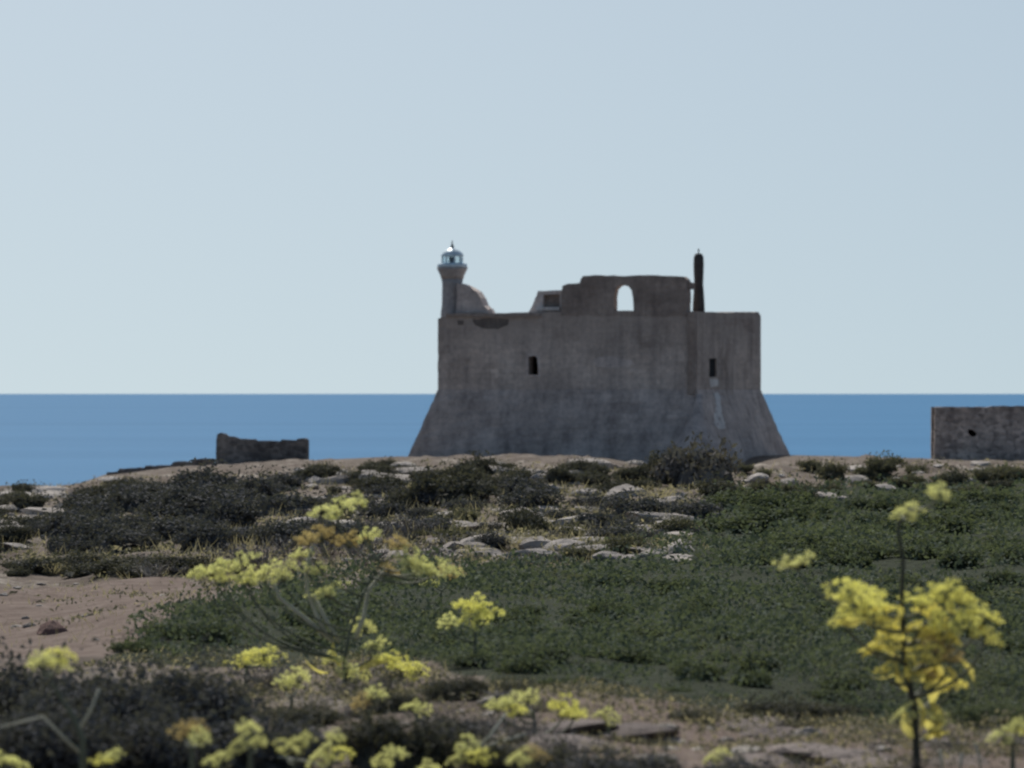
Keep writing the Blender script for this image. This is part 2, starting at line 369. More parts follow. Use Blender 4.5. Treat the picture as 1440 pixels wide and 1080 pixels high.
def build_ground():
    rows = np.concatenate([np.linspace(1.0, 30, 24), np.geomspace(30.4, 700, 520)])
    tt = np.concatenate([np.linspace(-1.4, -0.14, 26)[:-1], np.linspace(-0.14, 0.14, 250), np.linspace(0.14, 1.4, 26)[1:]])
    D, T = np.meshgrid(rows, tt, indexing='ij')
    X = T * D
    Z = ground_z(X, D)
    n, mcol = D.shape
    co = np.stack([X, D, Z], -1).reshape(-1, 3).astype(np.float32)
    idx = np.arange(n * mcol).reshape(n, mcol)
    q = np.stack([idx[:-1, :-1], idx[:-1, 1:], idx[1:, 1:], idx[1:, :-1]], -1).reshape(-1, 4).astype(np.int32)
    me = bpy.data.meshes.new('ground')
    me.vertices.add(len(co)); me.vertices.foreach_set('co', co.reshape(-1))
    me.loops.add(q.size); me.loops.foreach_set('vertex_index', q.reshape(-1))
    me.polygons.add(len(q)); me.polygons.foreach_set('loop_start', np.arange(0, q.size, 4, dtype=np.int32))
    me.polygons.foreach_set('loop_total', np.full(len(q), 4, dtype=np.int32))
    me.polygons.foreach_set('use_smooth', np.ones(len(q), bool))
    me.update(calc_edges=True)
    # kinds of ground: r = green cover, g = bare pinkish soil
    xi = CX + F * X / D + 26 * fbm(X * 0.9, D * 0.25, 77, 3)
    Zs = ZC - np.where(D < 37, 1.6 + 1.3 * D / 37.0, 2.9 + (D - 37) * (5.85 - 2.9) / (DS - 37))
    yi = HY + F * (ZC - Zs) / D + 10 * fbm(X * 0.7, D * 0.2, 88, 3)
    fld = in_poly(xi, yi, P_FIELD).astype(float)
    bare = (in_poly(xi, yi, P_BARE) | in_poly(xi, yi, P_BARE2)).astype(float)
    ca = me.color_attributes.new('kinds', 'FLOAT_COLOR', 'POINT')
    ca.data.foreach_set('color', np.stack([fld, bare, 0 * fld, 0 * fld + 1], -1).reshape(-1).astype(np.float32))
    m, t, b = new_mat('garrigue_ground')
    at_ = nd(t, 'ShaderNodeAttribute', attribute_name='kinds')
    sp = nd(t, 'ShaderNodeSeparateColor'); t.links.new(at_.outputs['Color'], sp.inputs[0])
    pos = nd(t, 'ShaderNodeNewGeometry').outputs['Position']
    n1 = noise(t, pos, 0.35, 6, 0.65); n2 = noise(t, pos, 2.2, 8, 0.7); n3 = noise(t, mapping(t, pos, (0.5, 0.18, 1)), 1.0, 5, 0.7)
    soil = ramp(t, n1, [(0.28, (0.095, 0.078, 0.066)), (0.48, (0.155, 0.128, 0.110)), (0.68, (0.215, 0.188, 0.160))])
    soil = mixc(t, ramp(t, n3, [(0.55, (0, 0, 0)), (0.66, (0.85, 0.85, 0.85))]), soil, (0.34, 0.305, 0.265))
    soil = mixc(t, ramp(t, n2, [(0.52, (0, 0, 0)), (0.66, (0.7, 0.7, 0.7))]), soil, (0.060, 0.060, 0.046))
    brn = ramp(t, n2, [(0.28, (0.115, 0.088, 0.074)), (0.5, (0.180, 0.142, 0.122)), (0.75, (0.25, 0.208, 0.182))])
    grn = ramp(t, n2, [(0.3, (0.030, 0.038, 0.026)), (0.7, (0.055, 0.062, 0.042))])
    c = mixc(t, sp.outputs[1], soil, brn); c = mixc(t, sp.outputs[0], c, grn)
    t.links.new(c, b.inputs['Base Color']); b.inputs['Roughness'].default_value = 1.0
    b.inputs['Specular IOR Level'].default_value = 0.05
    bump(t, b, n2, 0.8, 0.12)
    me.materials.append(m)
    tag(mesh_obj('ground', me), 'stony garrigue headland of brown soil and pale limestone', 'ground', kind='structure')
build_ground()

# ------------------------------------------------------------------ masonry helpers
def jag(outline, step=0.45, amp=0.05, seed=0):
    """break the straight edges of an outline into worn, uneven ones"""
    r = random.Random(seed); out = []
    n = len(outline)
    for i in range(n):
        a = Vector(outline[i]); c = Vector(outline[(i + 1) % n]); L = (c - a).length
        k = max(1, int(L / step))
        for j in range(k):
            p = a.lerp(c, j / k)
            if j: p = p + Vector((r.uniform(-amp, amp), r.uniform(-amp, amp)))
            out.append((p.x, p.y))
    return out

def slab(name, outer, holes, O, A, B, T, mat, parent=None, loc0=None):
    """a wall: outline (a, b) with openings, in the plane O + a A + b B, thick along T"""
    O, A, B, T = Vector(O), Vector(A), Vector(B), Vector(T)
    loops = [outer] + list(holes)
    flat = [p for l in loops for p in l]
    tris = tessellate_polygon([[Vector((p[0], p[1], 0)) for p in l] for l in loops])
    n = len(flat); base = Vector(loc0) if loc0 is not None else Vector((0, 0, 0))
    vs_ = [O + A * p[0] + B * p[1] - base for p in flat] + [O + A * p[0] + B * p[1] + T - base for p in flat]
    fs = [tuple(tr) for tr in tris] + [tuple(i + n for i in reversed(tr)) for tr in tris]
    s = 0
    for l in loops:
        k = len(l)
        for i in range(k): fs.append((s + i, s + (i + 1) % k, s + (i + 1) % k + n, s + i + n))
        s += k
    me = pydata(name, vs_, fs, mat)
    bm = bmesh.new(); bm.from_mesh(me); bmesh.ops.recalc_face_normals(bm, faces=bm.faces); bm.to_mesh(me); bm.free()
    return mesh_obj(name, me, parent)

def boxm(name, c, sx, sy, sz, mat, parent=None, rz=0.0, bev=0.0, loc0=(0, 0, 0)):
    bm = bmesh.new()
    bmesh.ops.create_cube(bm, size=1, matrix=Matrix.Translation(Vector(c) - Vector(loc0)) @ Matrix.Rotation(rz, 4, 'Z') @ Matrix.Diagonal((sx, sy, sz, 1)))
    if bev: bmesh.ops.bevel(bm, geom=bm.edges[:], offset=bev, segments=2, affect='EDGES')
    me = bpy.data.meshes.new(name); bm.to_mesh(me); bm.free(); me.materials.append(mat)
    return mesh_obj(name, me, parent)

def lathe(name, prof, mat, parent=None, c=(0, 0, 0), n=24, smooth=True):
    vs_, fs = [], []
    for (r, z) in prof:
        for k in range(n):
            a = 2 * math.pi * k / n; vs_.append((c[0] + r * math.cos(a), c[1] + r * math.sin(a), c[2] + z))
    for i in range(len(prof) - 1):
        for k in range(n): fs.append((i * n + k, i * n + (k + 1) % n, (i + 1) * n + (k + 1) % n, (i + 1) * n + k))
    fs.append(tuple(range(n - 1, -1, -1))); fs.append(tuple((len(prof) - 1) * n + k for k in range(n)))
    me = pydata(name, vs_, fs, mat)
    if smooth: me.shade_smooth() if hasattr(me, 'shade_smooth') else None
    return mesh_obj(name, me, parent)

# ------------------------------------------------------------------ the fort
TH = R(17.0)
UX, UY = -math.cos(TH), math.sin(TH)
VX, VY = math.sin(TH), math.cos(TH)
U = Vector((UX, UY, 0)); V = Vector((VX, VY, 0)); W3 = Vector((0, 0, 1))
ND = 460.0
NC = Vector(((975 - CX) / F * ND, ND, 0))        # near corner of the fort
SF, SR = 24.8, 25.5                              # length of the front and of the right side
ZB, ZT = 21.35, 28.25                            # top of the batter, top of the walls

def fu(xi):                                      # picture column -> distance along the front
    k = (xi - CX) / F
    return (NC.x - NC.y * k) / (-UX + UY * k)
def fr(xi):                                      # picture column -> distance along the right side
    k = (xi - CX) / F
    return (NC.y * k - NC.x) / (VX - VY * k)
def fz(y, u=0, v=0):
    return ZC + (HY - y) / F * (NC.y + u * UY + v * VY)
def fp(xi, y): u = fu(xi); return (u, fz(y, u=u))
def rp(xi, y): v = fr(xi); return (v, fz(y, v=v))

fort_loc = NC + U * SF * 0.5 + V * SR * 0.5 + Vector((0, 0, 15.0))
fort = empty('fort', fort_loc)
tag(fort, 'big square ruined stone fort with sloping base, seen against sea and sky', 'fort')
def fslab(name, outer, holes, O, A, B, T, mat, parent=None): return slab(name, outer, holes, O, A, B, T, mat, parent or fort, fort_loc if (parent is None or parent is fort) else None)

def rect(p0, p1): return [(p0[0], p0[1]), (p1[0], p0[1]), (p1[0], p1[1]), (p0[0], p1[1])]

# front wall, its top worn unevenly
wtop = [(fp(x, y)) for x, y in [(616, 447), (640, 444), (668, 440), (700, 443), (742, 441), (790, 441), (850, 442), (940, 441), (985, 440)]]
front_out = [(0, ZB), (0, fz(440))] + [(u, z) for u, z in reversed(wtop) if 0.6 < u < SF - 0.3] + [(SF, fz(450, u=SF)), (SF, ZB)]
win1 = jag([fp(743, 529), fp(757, 529), fp(756, 506), fp(752, 502), fp(743, 504)], 0.3, 0.03, 3)
fslab('front_wall', jag(front_out, 0.7, 0.035, 1), [win1], NC, U, W3, V * 1.8, M['fort'])
# right wall
win2 = jag([rp(997.5, 532), rp(1008, 532), rp(1008, 506), rp(997.5, 506)], 0.4, 0.02, 4)
rout = [(1.8, ZB), (SR, ZB), (SR, fz(446, v=SR)), (SR - 1.0, fz(441, v=SR)), (rp(1010, 441)[0], fz(441, v=8)), (1.8, fz(440, v=2))]
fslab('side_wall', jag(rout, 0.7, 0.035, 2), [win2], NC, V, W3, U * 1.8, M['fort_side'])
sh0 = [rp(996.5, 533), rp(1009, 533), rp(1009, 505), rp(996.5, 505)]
fslab('painted_shade_panel', sh0, [], NC + U * 0.16, V, W3, U * 0.06, M['opening_shade'])  # added black panel, no real shutter: paints the opening's shade
# far walls and roof deck
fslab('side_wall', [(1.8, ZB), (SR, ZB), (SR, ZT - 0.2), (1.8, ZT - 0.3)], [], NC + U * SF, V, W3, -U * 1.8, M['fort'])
fslab('rear_wall', [(1.82, ZB), (SF - 1.82, ZB), (SF - 1.82, ZT - 0.2), (1.82, ZT - 0.4)], [], NC + V * SR, U, W3, -V * 1.8, M['fort'])
fslab('roof_deck', [(1.75, 1.75), (SF - 1.75, 1.75), (SF - 1.75, SR - 1.75), (1.75, SR - 1.75)], [], NC + W3 * (ZT - 1.5), U, V, W3 * 0.4, M['plaster'])

def build_batter():
    o = 2.35; z0, zg = 12.4, 15.1
    k = o / (ZB - zg)
    cs = [(0, 0), (SF, 0), (SF, SR), (0, SR)]
    sg = [(-1, -1), (1, -1), (1, 1), (-1, 1)]
    vs_, fs = [], []
    rows, per = 18, 22
    rr = random.Random(8)
    for i in range(rows + 1):
        z = ZB + (z0 - ZB) * i / rows
        off = k * (ZB - z) * (0.90 + 0.10 * i / rows)
        for s in range(4):
            a = cs[s]; b2 = cs[(s + 1) % 4]
            a = (a[0] + sg[s][0] * off, a[1] + sg[s][1] * off)
            b2 = (b2[0] + sg[(s + 1) % 4][0] * off, b2[1] + sg[(s + 1) % 4][1] * off)
            for j in range(per):
                t_ = j / per
                u = a[0] + (b2[0] - a[0]) * t_; v = a[1] + (b2[1] - a[1]) * t_
                jit = 0 if i == 0 else 0.045
                p = NC + U * (u + rr.uniform(-jit, jit)) + V * (v + rr.uniform(-jit, jit)) + W3 * z - fort_loc
                vs_.append(p)
    n = 4 * per
    for i in range(rows):
        for j in range(n): fs.append((i * n + j, i * n + (j + 1) % n, (i + 1) * n + (j + 1) % n, (i + 1) * n + j))
    fs.append(tuple(range(n)))
    me = pydata('battered_base', vs_, fs, M['fort_base'])
    bm = bmesh.new(); bm.from_mesh(me); bmesh.ops.recalc_face_normals(bm, faces=bm.faces); bm.to_mesh(me); bm.free()
    mesh_obj('battered_base', me, fort)
build_batter()

def build_corner():
    apex = at(984, 556, ND - 0.3); foot = at(975, 690, 455.0)
    rows, n = 16, 36; vs_, fs = [], []
    rr = random.Random(4)
    for i in range(rows + 1):
        t_ = i / rows; c = apex.lerp(foot, t_)
        rx = 0.35 + 5.2 * t_ ** 1.7; ry = 0.35 + 4.9 * t_ ** 1.3
        for k in range(n):
            a = 2 * math.pi * k / n
            q = 1 + rr.uniform(-0.03, 0.03) + 0.06 * math.sin(3 * a + 1) * t_
            vs_.append(Vector((c.x + rx * q * math.cos(a), c.y + ry * q * math.sin(a), c.z)) - fort_loc)
    for i in range(rows):
        for k in range(n): fs.append((i * n + k, (i + 1) * n + k, (i + 1) * n + (k + 1) % n, i * n + (k + 1) % n))
    fs.append(tuple(range(n)))
    me = pydata('corner_buttress', vs_, fs, M['fort_base'], smooth=True)
    mesh_obj('corner_buttress', me, fort)
build_corner()

pil = jag([fp(963, 556), fp(975, 556), fp(975, 441), fp(963, 441)], 0.6, 0.05, 61)
fslab('corner_pilaster', pil, [], NC - V * 0.30 - U * 0.30, U, W3, V * 0.6, M['fort_top'])
fslab('window_frame', [fp(740, 532), fp(760, 532), fp(760, 499), fp(740, 499)], [win1], NC - V * 0.05, U, W3, V * 0.2, M['plaster'])
from mathutils.bvhtree import BVHTree
def lime_streak(pts, seed, step=1.5):
    """thin lime run-off lying on the sloping base"""
    parts = [o for o in fort.children if o.name.startswith(('battered_base', 'corner_buttress', 'side_wall', 'corner_pilaster'))]
    trees = [BVHTree.FromPolygons([v.co + fort_loc for v in o.data.vertices], [p.vertices[:] for p in o.data.polygons]) for o in parts]
    eye = Vector((0, 0, ZC)); xs = np.arange(min(p[0] for p in pts), max(p[0] for p in pts) + step, step); ys = np.arange(min(p[1] for p in pts), max(p[1] for p in pts) + step, step)
    idx, vs_, fs = {}, [], []
    def hit(i, j):
        if (i, j) not in idx:
            dr = (at(xs[i], ys[j], 100.0) - eye).normalized()
            h = min((t_.ray_cast(eye, dr) for t_ in trees), key=lambda r_: r_[3] if r_[3] is not None else 1e9)
            idx[(i, j)] = len(vs_); vs_.append(h[0] - dr * 0.05 + Vector((0, 0, 0.01)) - fort_loc)
        return idx[(i, j)]
    for i in range(len(xs) - 1):
        for j in range(len(ys) - 1):
            wob = 3.0 * float(vnoise(xs[i] / 3.0, ys[j] / 4.0, seed))
            if in_poly(np.array([xs[i] + wob]), np.array([ys[j] + wob]), pts)[0]: fs.append((hit(i, j), hit(i, j + 1), hit(i + 1, j + 1), hit(i + 1, j)))
    mesh_obj('lime_streak', pydata('lime_streak', vs_, fs, M['stain']), fort)
lime_streak([(1004, 553), (1011, 553), (1014, 582), (1020, 603), (1010, 605), (1003, 596), (1006, 580)], 5)
# cornice and the broken places below it
def strip(name, xa, xb, ya, yb, proud, mat, thick=0.3, seed=0, parent=None):
    o = jag([fp(xa, yb), fp(xb, yb), fp(xb, ya), fp(xa, ya)], 0.5, 0.05, seed)
    return fslab(name, o, [], NC - V * proud, U, W3, V * thick, mat, parent)
strip('cornice', 628, 760, 442.5, 447.5, 0.22, M['fort_top'], 0.5, 5)
o = jag([fp(664, 452), fp(690, 449), fp(716, 451), fp(714, 459), fp(700, 465), fp(680, 464), fp(668, 459)], 0.3, 0.05, 6)
fslab('wall_scar', o, [], NC - V * 0.012, U, W3, V * 0.3, M['scar'])
o = jag([fp(643, 452), fp(652, 452), fp(652, 459), fp(644, 459)], 0.3, 0.03, 7)
fslab('wall_scar', o, [], NC - V * 0.012, U, W3, V * 0.3, M['scar'])
# lime stains under the right-hand window
o = jag([rp(998, 535), rp(1010, 535), rp(1011, 545), rp(999, 546)], 0.3, 0.06, 8)
fslab('wall_stain', o, [], NC - U * 0.012, V, W3, U * 0.2, M['stain'])
# patches of lost and of paler render on the walls
def patch(pts, mat, seed, f=None, proud=0.012):
    if f is None: fslab('wall_patch', jag([fp(*p) for p in pts], 0.35, 0.12, seed), [], NC - V * proud, U, W3, V * 0.2, mat)
    else: fslab('wall_patch', jag([rp(*p) for p in pts], 0.35, 0.12, seed), [], NC - U * proud, V, W3, U * 0.2, mat)
patch([(836, 506), (860, 503), (888, 508), (893, 514), (870, 519), (842, 518), (834, 513)], M['plaster'], 21)
patch([(776, 573), (794, 571), (797, 583), (786, 590), (776, 584)], M['fort_top'], 22, proud=0.35)
patch([(1040, 450), (1062, 449), (1062, 470), (1050, 468)], M['fort_top'], 23, f='r')
patch([(1018, 448), (1040, 449), (1038, 458), (1022, 462)], M['fort_top'], 24, f='r')
# ruined storey on top of the front wall
HB = 1.25
up_out = [fp(966.5, 447), fp(966.5, 398), fp(965.5, 395), fp(961, 391), fp(940, 390), fp(905, 389), fp(870, 390), fp(845, 389), fp(820, 390), fp(817, 394), fp(815, 400), fp(798, 401), fp(791, 404), fp(790, 410), fp(789, 446)]
arch = [fp(863, 439), fp(891, 439), fp(890, 420), fp(888, 410), fp(884, 405), fp(877, 402.5), fp(870, 404), fp(865, 409), fp(863, 420)]
fslab('upper_wall', jag(up_out, 0.5, 0.045, 12), [jag(arch, 0.5, 0.03, 13)], NC - V * 0.03, U, W3, V * HB, M['fort_top'])
fslab('lintel', jag([fp(975.5, 409), fp(975.5, 400), fp(967, 398), fp(967, 409)], 0.4, 0.03, 19), [], NC + V * 0.2, U, W3, V * 0.25, M['fort_top'])
# second ruined piece with its blind niche, a little behind the front
nich = [fp(741, 441), fp(748, 428), fp(753, 416), fp(754, 411), fp(770, 410.5), fp(792, 410), fp(792, 441)]
hole = [fp(761, 433), fp(785, 433), fp(785, 416), fp(762, 416)]
fslab('niche_wall', jag(nich, 0.4, 0.05, 14), [jag(hole, 0.4, 0.04, 15)], NC + V * 0.5, U, W3, V * 0.7, M['plaster'])
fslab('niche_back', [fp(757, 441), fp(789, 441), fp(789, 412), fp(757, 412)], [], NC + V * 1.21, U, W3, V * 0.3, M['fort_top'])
fslab('niche_sill', jag([fp(753, 438.2), fp(786, 438.2), fp(786, 433.5), fp(754, 433.5)], 0.4, 0.03, 16), [], NC + V * 0.12, U, W3, V * 0.36, M['lime'])  # sunlit ledge: its brightness is put into the pale colour
# pale ruined block next to the lighthouse
blk = [fp(640, 445), fp(690, 445), fp(684, 437), fp(678, 431), fp(674, 421), fp(668, 412), fp(660, 407), fp(650, 402), fp(641, 400)]
fslab('ruined_block', jag(blk, 0.4, 0.05, 17), [], NC + V * 0.35, U, W3, V * 1.8, M['plaster'])
rub = [fp(676, 444), fp(692, 444), fp(688, 436), fp(683, 438), fp(678, 434)]
fslab('ruined_block', jag(rub, 0.3, 0.05, 18), [], NC + V * 0.5, U, W3, V * 0.8, M['plaster'])
# chimney stack at the corner
cc_ = at(982.5, 445, ND + 4.2) - fort_loc
ch = lathe('chimney_stack', [(0.60, -0.6), (0.56, 0.9), (0.48, 2.2), (0.42, 2.9), (0.46, 3.8), (0.49, 4.7), (0.46, 5.4), (0.34, 5.68), (0.20, 5.74)], M['soot'], fort, cc_, 18)
lathe('finial', [(0.06, 5.70), (0.05, 6.0), (0.10, 6.05), (0.02, 6.2)], M['darkmetal'], ch, cc_, 8)

# lighthouse on the left corner
ld = ND + SF * UY + 1.5
lb = at(636, 446, ld)
lh = empty('lighthouse', lb)
tag(lh, 'small grey lighthouse turret with domed lantern on left corner of fort', 'lighthouse')
px = ld / F
lathe('tower', [(17 * px, -1.6), (16 * px, 6 * px), (14.6 * px, 16 * px), (14.2 * px, 45 * px), (15.4 * px, 52 * px)], M['lightpaint'], lh, (0, 0, 0), 28)
g = lathe('gallery', [(15.4 * px, 51.5 * px), (17.5 * px, 58 * px), (20.5 * px, 64 * px), (21.5 * px, 66 * px), (21.5 * px, 68 * px), (12 * px, 68.1 * px)], M['lightpaint'], lh, (0, 0, 0), 28)
rail = lathe('railing', [(21 * px, 68 * px), (21 * px, 73 * px), (20.4 * px, 73 * px), (20.4 * px, 68 * px)], M['lantern'], g, (0, 0, 0), 28)
lan = lathe('lantern', [(15.6 * px, 68.1 * px), (15.6 * px, 74 * px), (14.8 * px, 74.2 * px)], M['lantern'], lh, (0, 0, 0), 20)
lathe('lantern_glass', [(14.2 * px, 74 * px), (14.2 * px, 84 * px)], M['glass'], lh, (0, 0, 0), 16, False)
for k in range(8):
    a = k * math.pi / 4 + 0.2
    boxm('glazing_bar', (14.5 * px * math.cos(a), 14.5 * px * math.sin(a), 79 * px), 1.5 * px, 1.5 * px, 10.5 * px, M['lantern'], lan, a)
lathe('lamp', [(3.2 * px, 73 * px), (4.2 * px, 77 * px), (4.2 * px, 81 * px), (2 * px, 83 * px)], M['darkmetal'], lan, (0, 0, 0), 12)
dm = lathe('dome', [(15.8 * px, 83.6 * px), (15.9 * px, 85 * px), (13.6 * px, 89 * px), (8.6 * px, 92.8 * px), (3 * px, 95 * px), (1.6 * px, 96 * px)], M['lantern'], lh, (0, 0, 0), 20)
lathe('vane', [(1.6 * px, 95 * px), (2.6 * px, 97.5 * px), (1.0 * px, 100 * px), (0.7 * px, 105 * px), (0.3 * px, 106 * px)], M['darkmetal'], dm, (0, 0, 0), 8)

# ------------------------------------------------------------------ the two outbuildings
def hut():
    d0 = 432.0; k = d0 / F
    L = at(303, 655, d0); base = Vector((L.x, d0, 0))
    h = empty('ruined_hut', (L.x + 64 * k, d0 + 2.2, float(ground_z(L.x + 64 * k, d0 + 2))))
    tag(h, 'small dark roofless stone hut with broken corner, left of the fort', 'hut')
    loc0 = h.location
    def q(xi, y): return ((xi - 303) * k, ZC + (HY - y) * k)
    o = [q(303, 668), q(432, 668), q(432, 640), q(431, 624), q(429, 618), q(418, 619), q(417, 621), q(396, 620), q(394, 622.5), q(362, 622), q(360, 619.5), q(338, 619), q(330, 616), q(322, 615.5), q(318, 612), q(310, 610.5), q(305, 613), q(304, 630)]
    slab('front_wall', jag(o, 0.4, 0.04, 31), [], base, (1, 0, 0), (0, 0, 1), (0, 0.55, 0), M['hut'], h, loc0)
    zt = ZC + (HY - 619) * k; zb_ = ZC + (HY - 672) * k
    for x in (0.03, 129 * k - 0.58):
        slab('side_wall', jag([(0.55, zb_), (4.8, zb_), (4.8, zt - 0.2), (2.5, zt - 0.05), (0.55, zt)], 0.5, 0.04, int(x) + 32), [], base + Vector((x, 0, 0)), (0, 1, 0), (0, 0, 1), (0.55, 0, 0), M['hut'], h, loc0)
    slab('rear_wall', jag([(0.6, zb_), (129 * k - 0.6, zb_), (129 * k - 0.6, zt - 0.3), (0.6, zt - 0.2)], 0.5, 0.04, 35), [], base + Vector((0, 4.25, 0)), (1, 0, 0), (0, 0, 1), (0, 0.55, 0), M['hut'], h, loc0)
hut()

def ruin_wall():
    d0 = 436.0; k = d0 / F; L = at(150, 668, d0); base = Vector((L.x, d0, 0))
    def q(xi, y): return ((xi - 150) * k, ZC + (HY - y + 4) * k)
    e = empty('rubble_wall', (L.x + 80 * k, d0 + 0.4, float(ground_z(L.x + 80 * k, d0 + 0.4))))
    tag(e, 'low dark broken stone wall stepping down left of the roofless hut', 'wall')
    o = [q(150, 684), q(300, 672), q(302, 651), q(272, 652), q(270, 655), q(244, 655.5), q(240, 660), q(205, 661), q(202, 664), q(168, 665), q(165, 669), q(150, 670)]
    slab('wall_course', jag(o, 0.35, 0.06, 51), [], base, (1, 0, 0), (0, 0, 1), (0, 0.7, 0), M['hut'], e, e.location)
ruin_wall()

def house():
    d0 = 438.0; k = d0 / F
    L = at(1313, 645, d0); base = Vector((L.x, d0, 0))
    W_ = 262 * k
    h = empty('stone_building', (L.x + W_ / 2, d0 + 4, float(ground_z(L.x + W_ / 2, d0 + 4))))
    tag(h, 'low flat roofed stone building with one small dark opening at right edge', 'building')
    loc0 = h.location
    def q(xi, y): return ((xi - 1313) * k, ZC + (HY - y) * k)
    o = [q(1313, 664), q(1575, 664), q(1575, 573), q(1500, 572), q(1440, 573), q(1395, 573), q(1385, 575.5), q(1360, 574.5), q(1335, 575), q(1315, 574.5)]
    win = [q(1362, 605), q(1369, 607), q(1374, 612), q(1372, 616), q(1366, 616), q(1361, 611)]
    win2_ = [q(1470, 606), q(1482, 606), q(1482, 620), q(1470, 620)]
    slab('front_wall', jag(o, 0.5, 0.035, 41), [win, win2_], base, (1, 0, 0), (0, 0, 1), (0, 0.7, 0), M['house'], h, loc0)
    zt = ZC + (HY - 574.5) * k; zb_ = ZC + (HY - 670) * k
    tilt = Vector((0.11, 1, 0)).normalized()
    slab('side_wall', jag([(0.7, zb_), (8, zb_), (8, zt), (0.7, zt)], 0.6, 0.03, 42), [], base, tilt, (0, 0, 1), (0.7, 0, 0), M['house'], h, loc0)
    slab('side_wall', jag([(0.7, zb_), (7, zb_), (7, zt), (0.7, zt)], 0.6, 0.03, 43), [], base + Vector((W_ - 0.7, 0, 0)), (0, 1, 0), (0, 0, 1), (0.68, 0, 0), M['house'], h, loc0)
    slab('rear_wall', jag([(0.4, zb_), (W_ - 0.71, zb_), (W_ - 0.71, zt), (0.4, zt)], 0.6, 0.03, 44), [], base + Vector((0, 7.0, 0)), (1, 0, 0), (0, 0, 1), (0, 0.7, 0), M['house'], h, loc0)
    boxm('roof', base + Vector((W_ / 2 + 0.1, 3.85, zt - 0.35)), W_ - 1.6, 6.25, 0.3, M['house'], h, 0, 0, loc0)
house()

# ------------------------------------------------------------------ plants: shapes
def rand_dirs(n, r):
    v = r.normal(size=(n, 3)); return v / np.linalg.norm(v, axis=1, keepdims=True)

def leaf_quads(P, Nn, size, r, aspect=0.5):
    """n leaves as diamond-shaped quads at P, roughly facing Nn"""
    n = len(P)
    Nn = Nn + 0.9 * rand_dirs(n, r); Nn /= np.linalg.norm(Nn, axis=1, keepdims=True)
    A = np.cross(Nn, rand_dirs(n, r)); A /= np.linalg.norm(A, axis=1, keepdims=True) + 1e-9
    B = np.cross(Nn, A)
    s = (size * r.uniform(0.6, 1.35, n))[:, None] if np.isscalar(size) else (size * r.uniform(0.6, 1.35, n))[:, None]
    A = A * s; B = B * s * aspect
    return np.stack([P - A, P - B * 0.9 + A * 0.1, P + A, P + B + A * 0.1], 1)

def shrub_quads(seed, n, leaf, lumps=7, height=0.55, flat=0.0):
    """a mounded shrub of radius 1: leaves through several overlapping lumps"""
    r = np.random.default_rng(seed)
    C = []
    for i in range(lumps):
        a = r.uniform(0, 2 * np.pi); q = np.sqrt(r.uniform(0, 1)) * 0.62
        C.append((q * np.cos(a), q * np.sin(a), height * r.uniform(0.25, 0.62), r.uniform(0.28, 0.46)))
    C.append((0, 0, height * 0.45, 0.5))
    Q = []
    for (cx, cy, cz, cr) in C:
        k = int(n / len(C))
        dr = rand_dirs(k, r); dr[:, 2] = np.abs(dr[:, 2]) * 1.0 - 0.25 * (r.uniform(size=k) < 0.4)
        rad = cr * (0.55 + 0.5 * r.uniform(size=k) ** 0.6)
        rad *= 1 + 0.25 * np.sin(dr[:, 0] * 5 + seed) * np.cos(dr[:, 1] * 6)
        p = np.stack([cx + dr[:, 0] * rad, cy + dr[:, 1] * rad, cz + dr[:, 2] * rad * height * 1.4], -1)
        p[:, 2] = np.maximum(p[:, 2], 0.01 + 0.05 * r.uniform(size=k))
        Q.append(leaf_quads(p, dr.copy(), leaf, r))
    # sprigs standing out of the mound
    k = int(n * 0.11)
    a = r.uniform(0, 2 * np.pi, k); q = np.sqrt(r.uniform(0, 1, k)) * 0.8
    p = np.stack([q * np.cos(a), q * np.sin(a), height * (1.0 - 0.55 * q * q) * r.uniform(0.85, 1.42, k) * (1 + 0.3 * np.sin(a * 3 + seed))], -1)
    Q.append(leaf_quads(p, np.tile([0, -1.0, 0.2], (k, 1)), leaf, r))
    return np.concatenate(Q)

def stems_quads(seed, k=7, height=0.55, w_=0.02):
    r = np.random.default_rng(seed); Q = []
    for i in range(k):
        a = r.uniform(0, 2 * np.pi); q = r.uniform(0.2, 0.75)
        p0 = np.array([0.08 * np.cos(a), 0.08 * np.sin(a), -0.05]); p1 = np.array([q * np.cos(a), q * np.sin(a), height * r.uniform(0.6, 1.0)])
        pm = (p0 + p1) / 2 + np.array([0, 0, 0.08])
        for (s, e, w0, w1) in ((p0, pm, w_, w_ * 0.7), (pm, p1, w_ * 0.7, w_ * 0.3)):
            for ax in (np.array([1, 0, 0]), np.array([0, 1, 0])):
                Q.append([s - ax * w0, s + ax * w0, e + ax * w1, e - ax * w1])
    return np.array(Q)

def core_quads(seed, height=0.55):
    """dense twiggy inside of the shrub, so that it does not look hollow"""
    r = np.random.default_rng(seed + 900); k = 260
    dr = rand_dirs(k, r); dr[:, 2] = np.abs(dr[:, 2])
    rad = 0.62 * r.uniform(size=k) ** 0.5
    p = np.stack([dr[:, 0] * rad, dr[:, 1] * rad, 0.03 + dr[:, 2] * rad * height * 1.1], -1)
    return leaf_quads(p, dr, 0.16, r, 0.7)

FOL = {}
def foliage(kind, var, near):
    key = (kind, var, near)
    if key not in FOL:
        n, leaf = (3600, 0.042) if near else (1500, 0.062)
        h = 0.50 + 0.12 * (var % 3)
        Q = np.concatenate([shrub_quads(100 + var * 7 + (50 if near else 0), n, leaf, 6 + var % 4, h), core_quads(var, h)])
        FOL[key] = quads_mesh('foliage', Q, M[kind])
    return FOL[key]
STM = {v: quads_mesh('stem', stems_quads(500 + v, 9, 0.6), M['twig']) for v in range(4)}

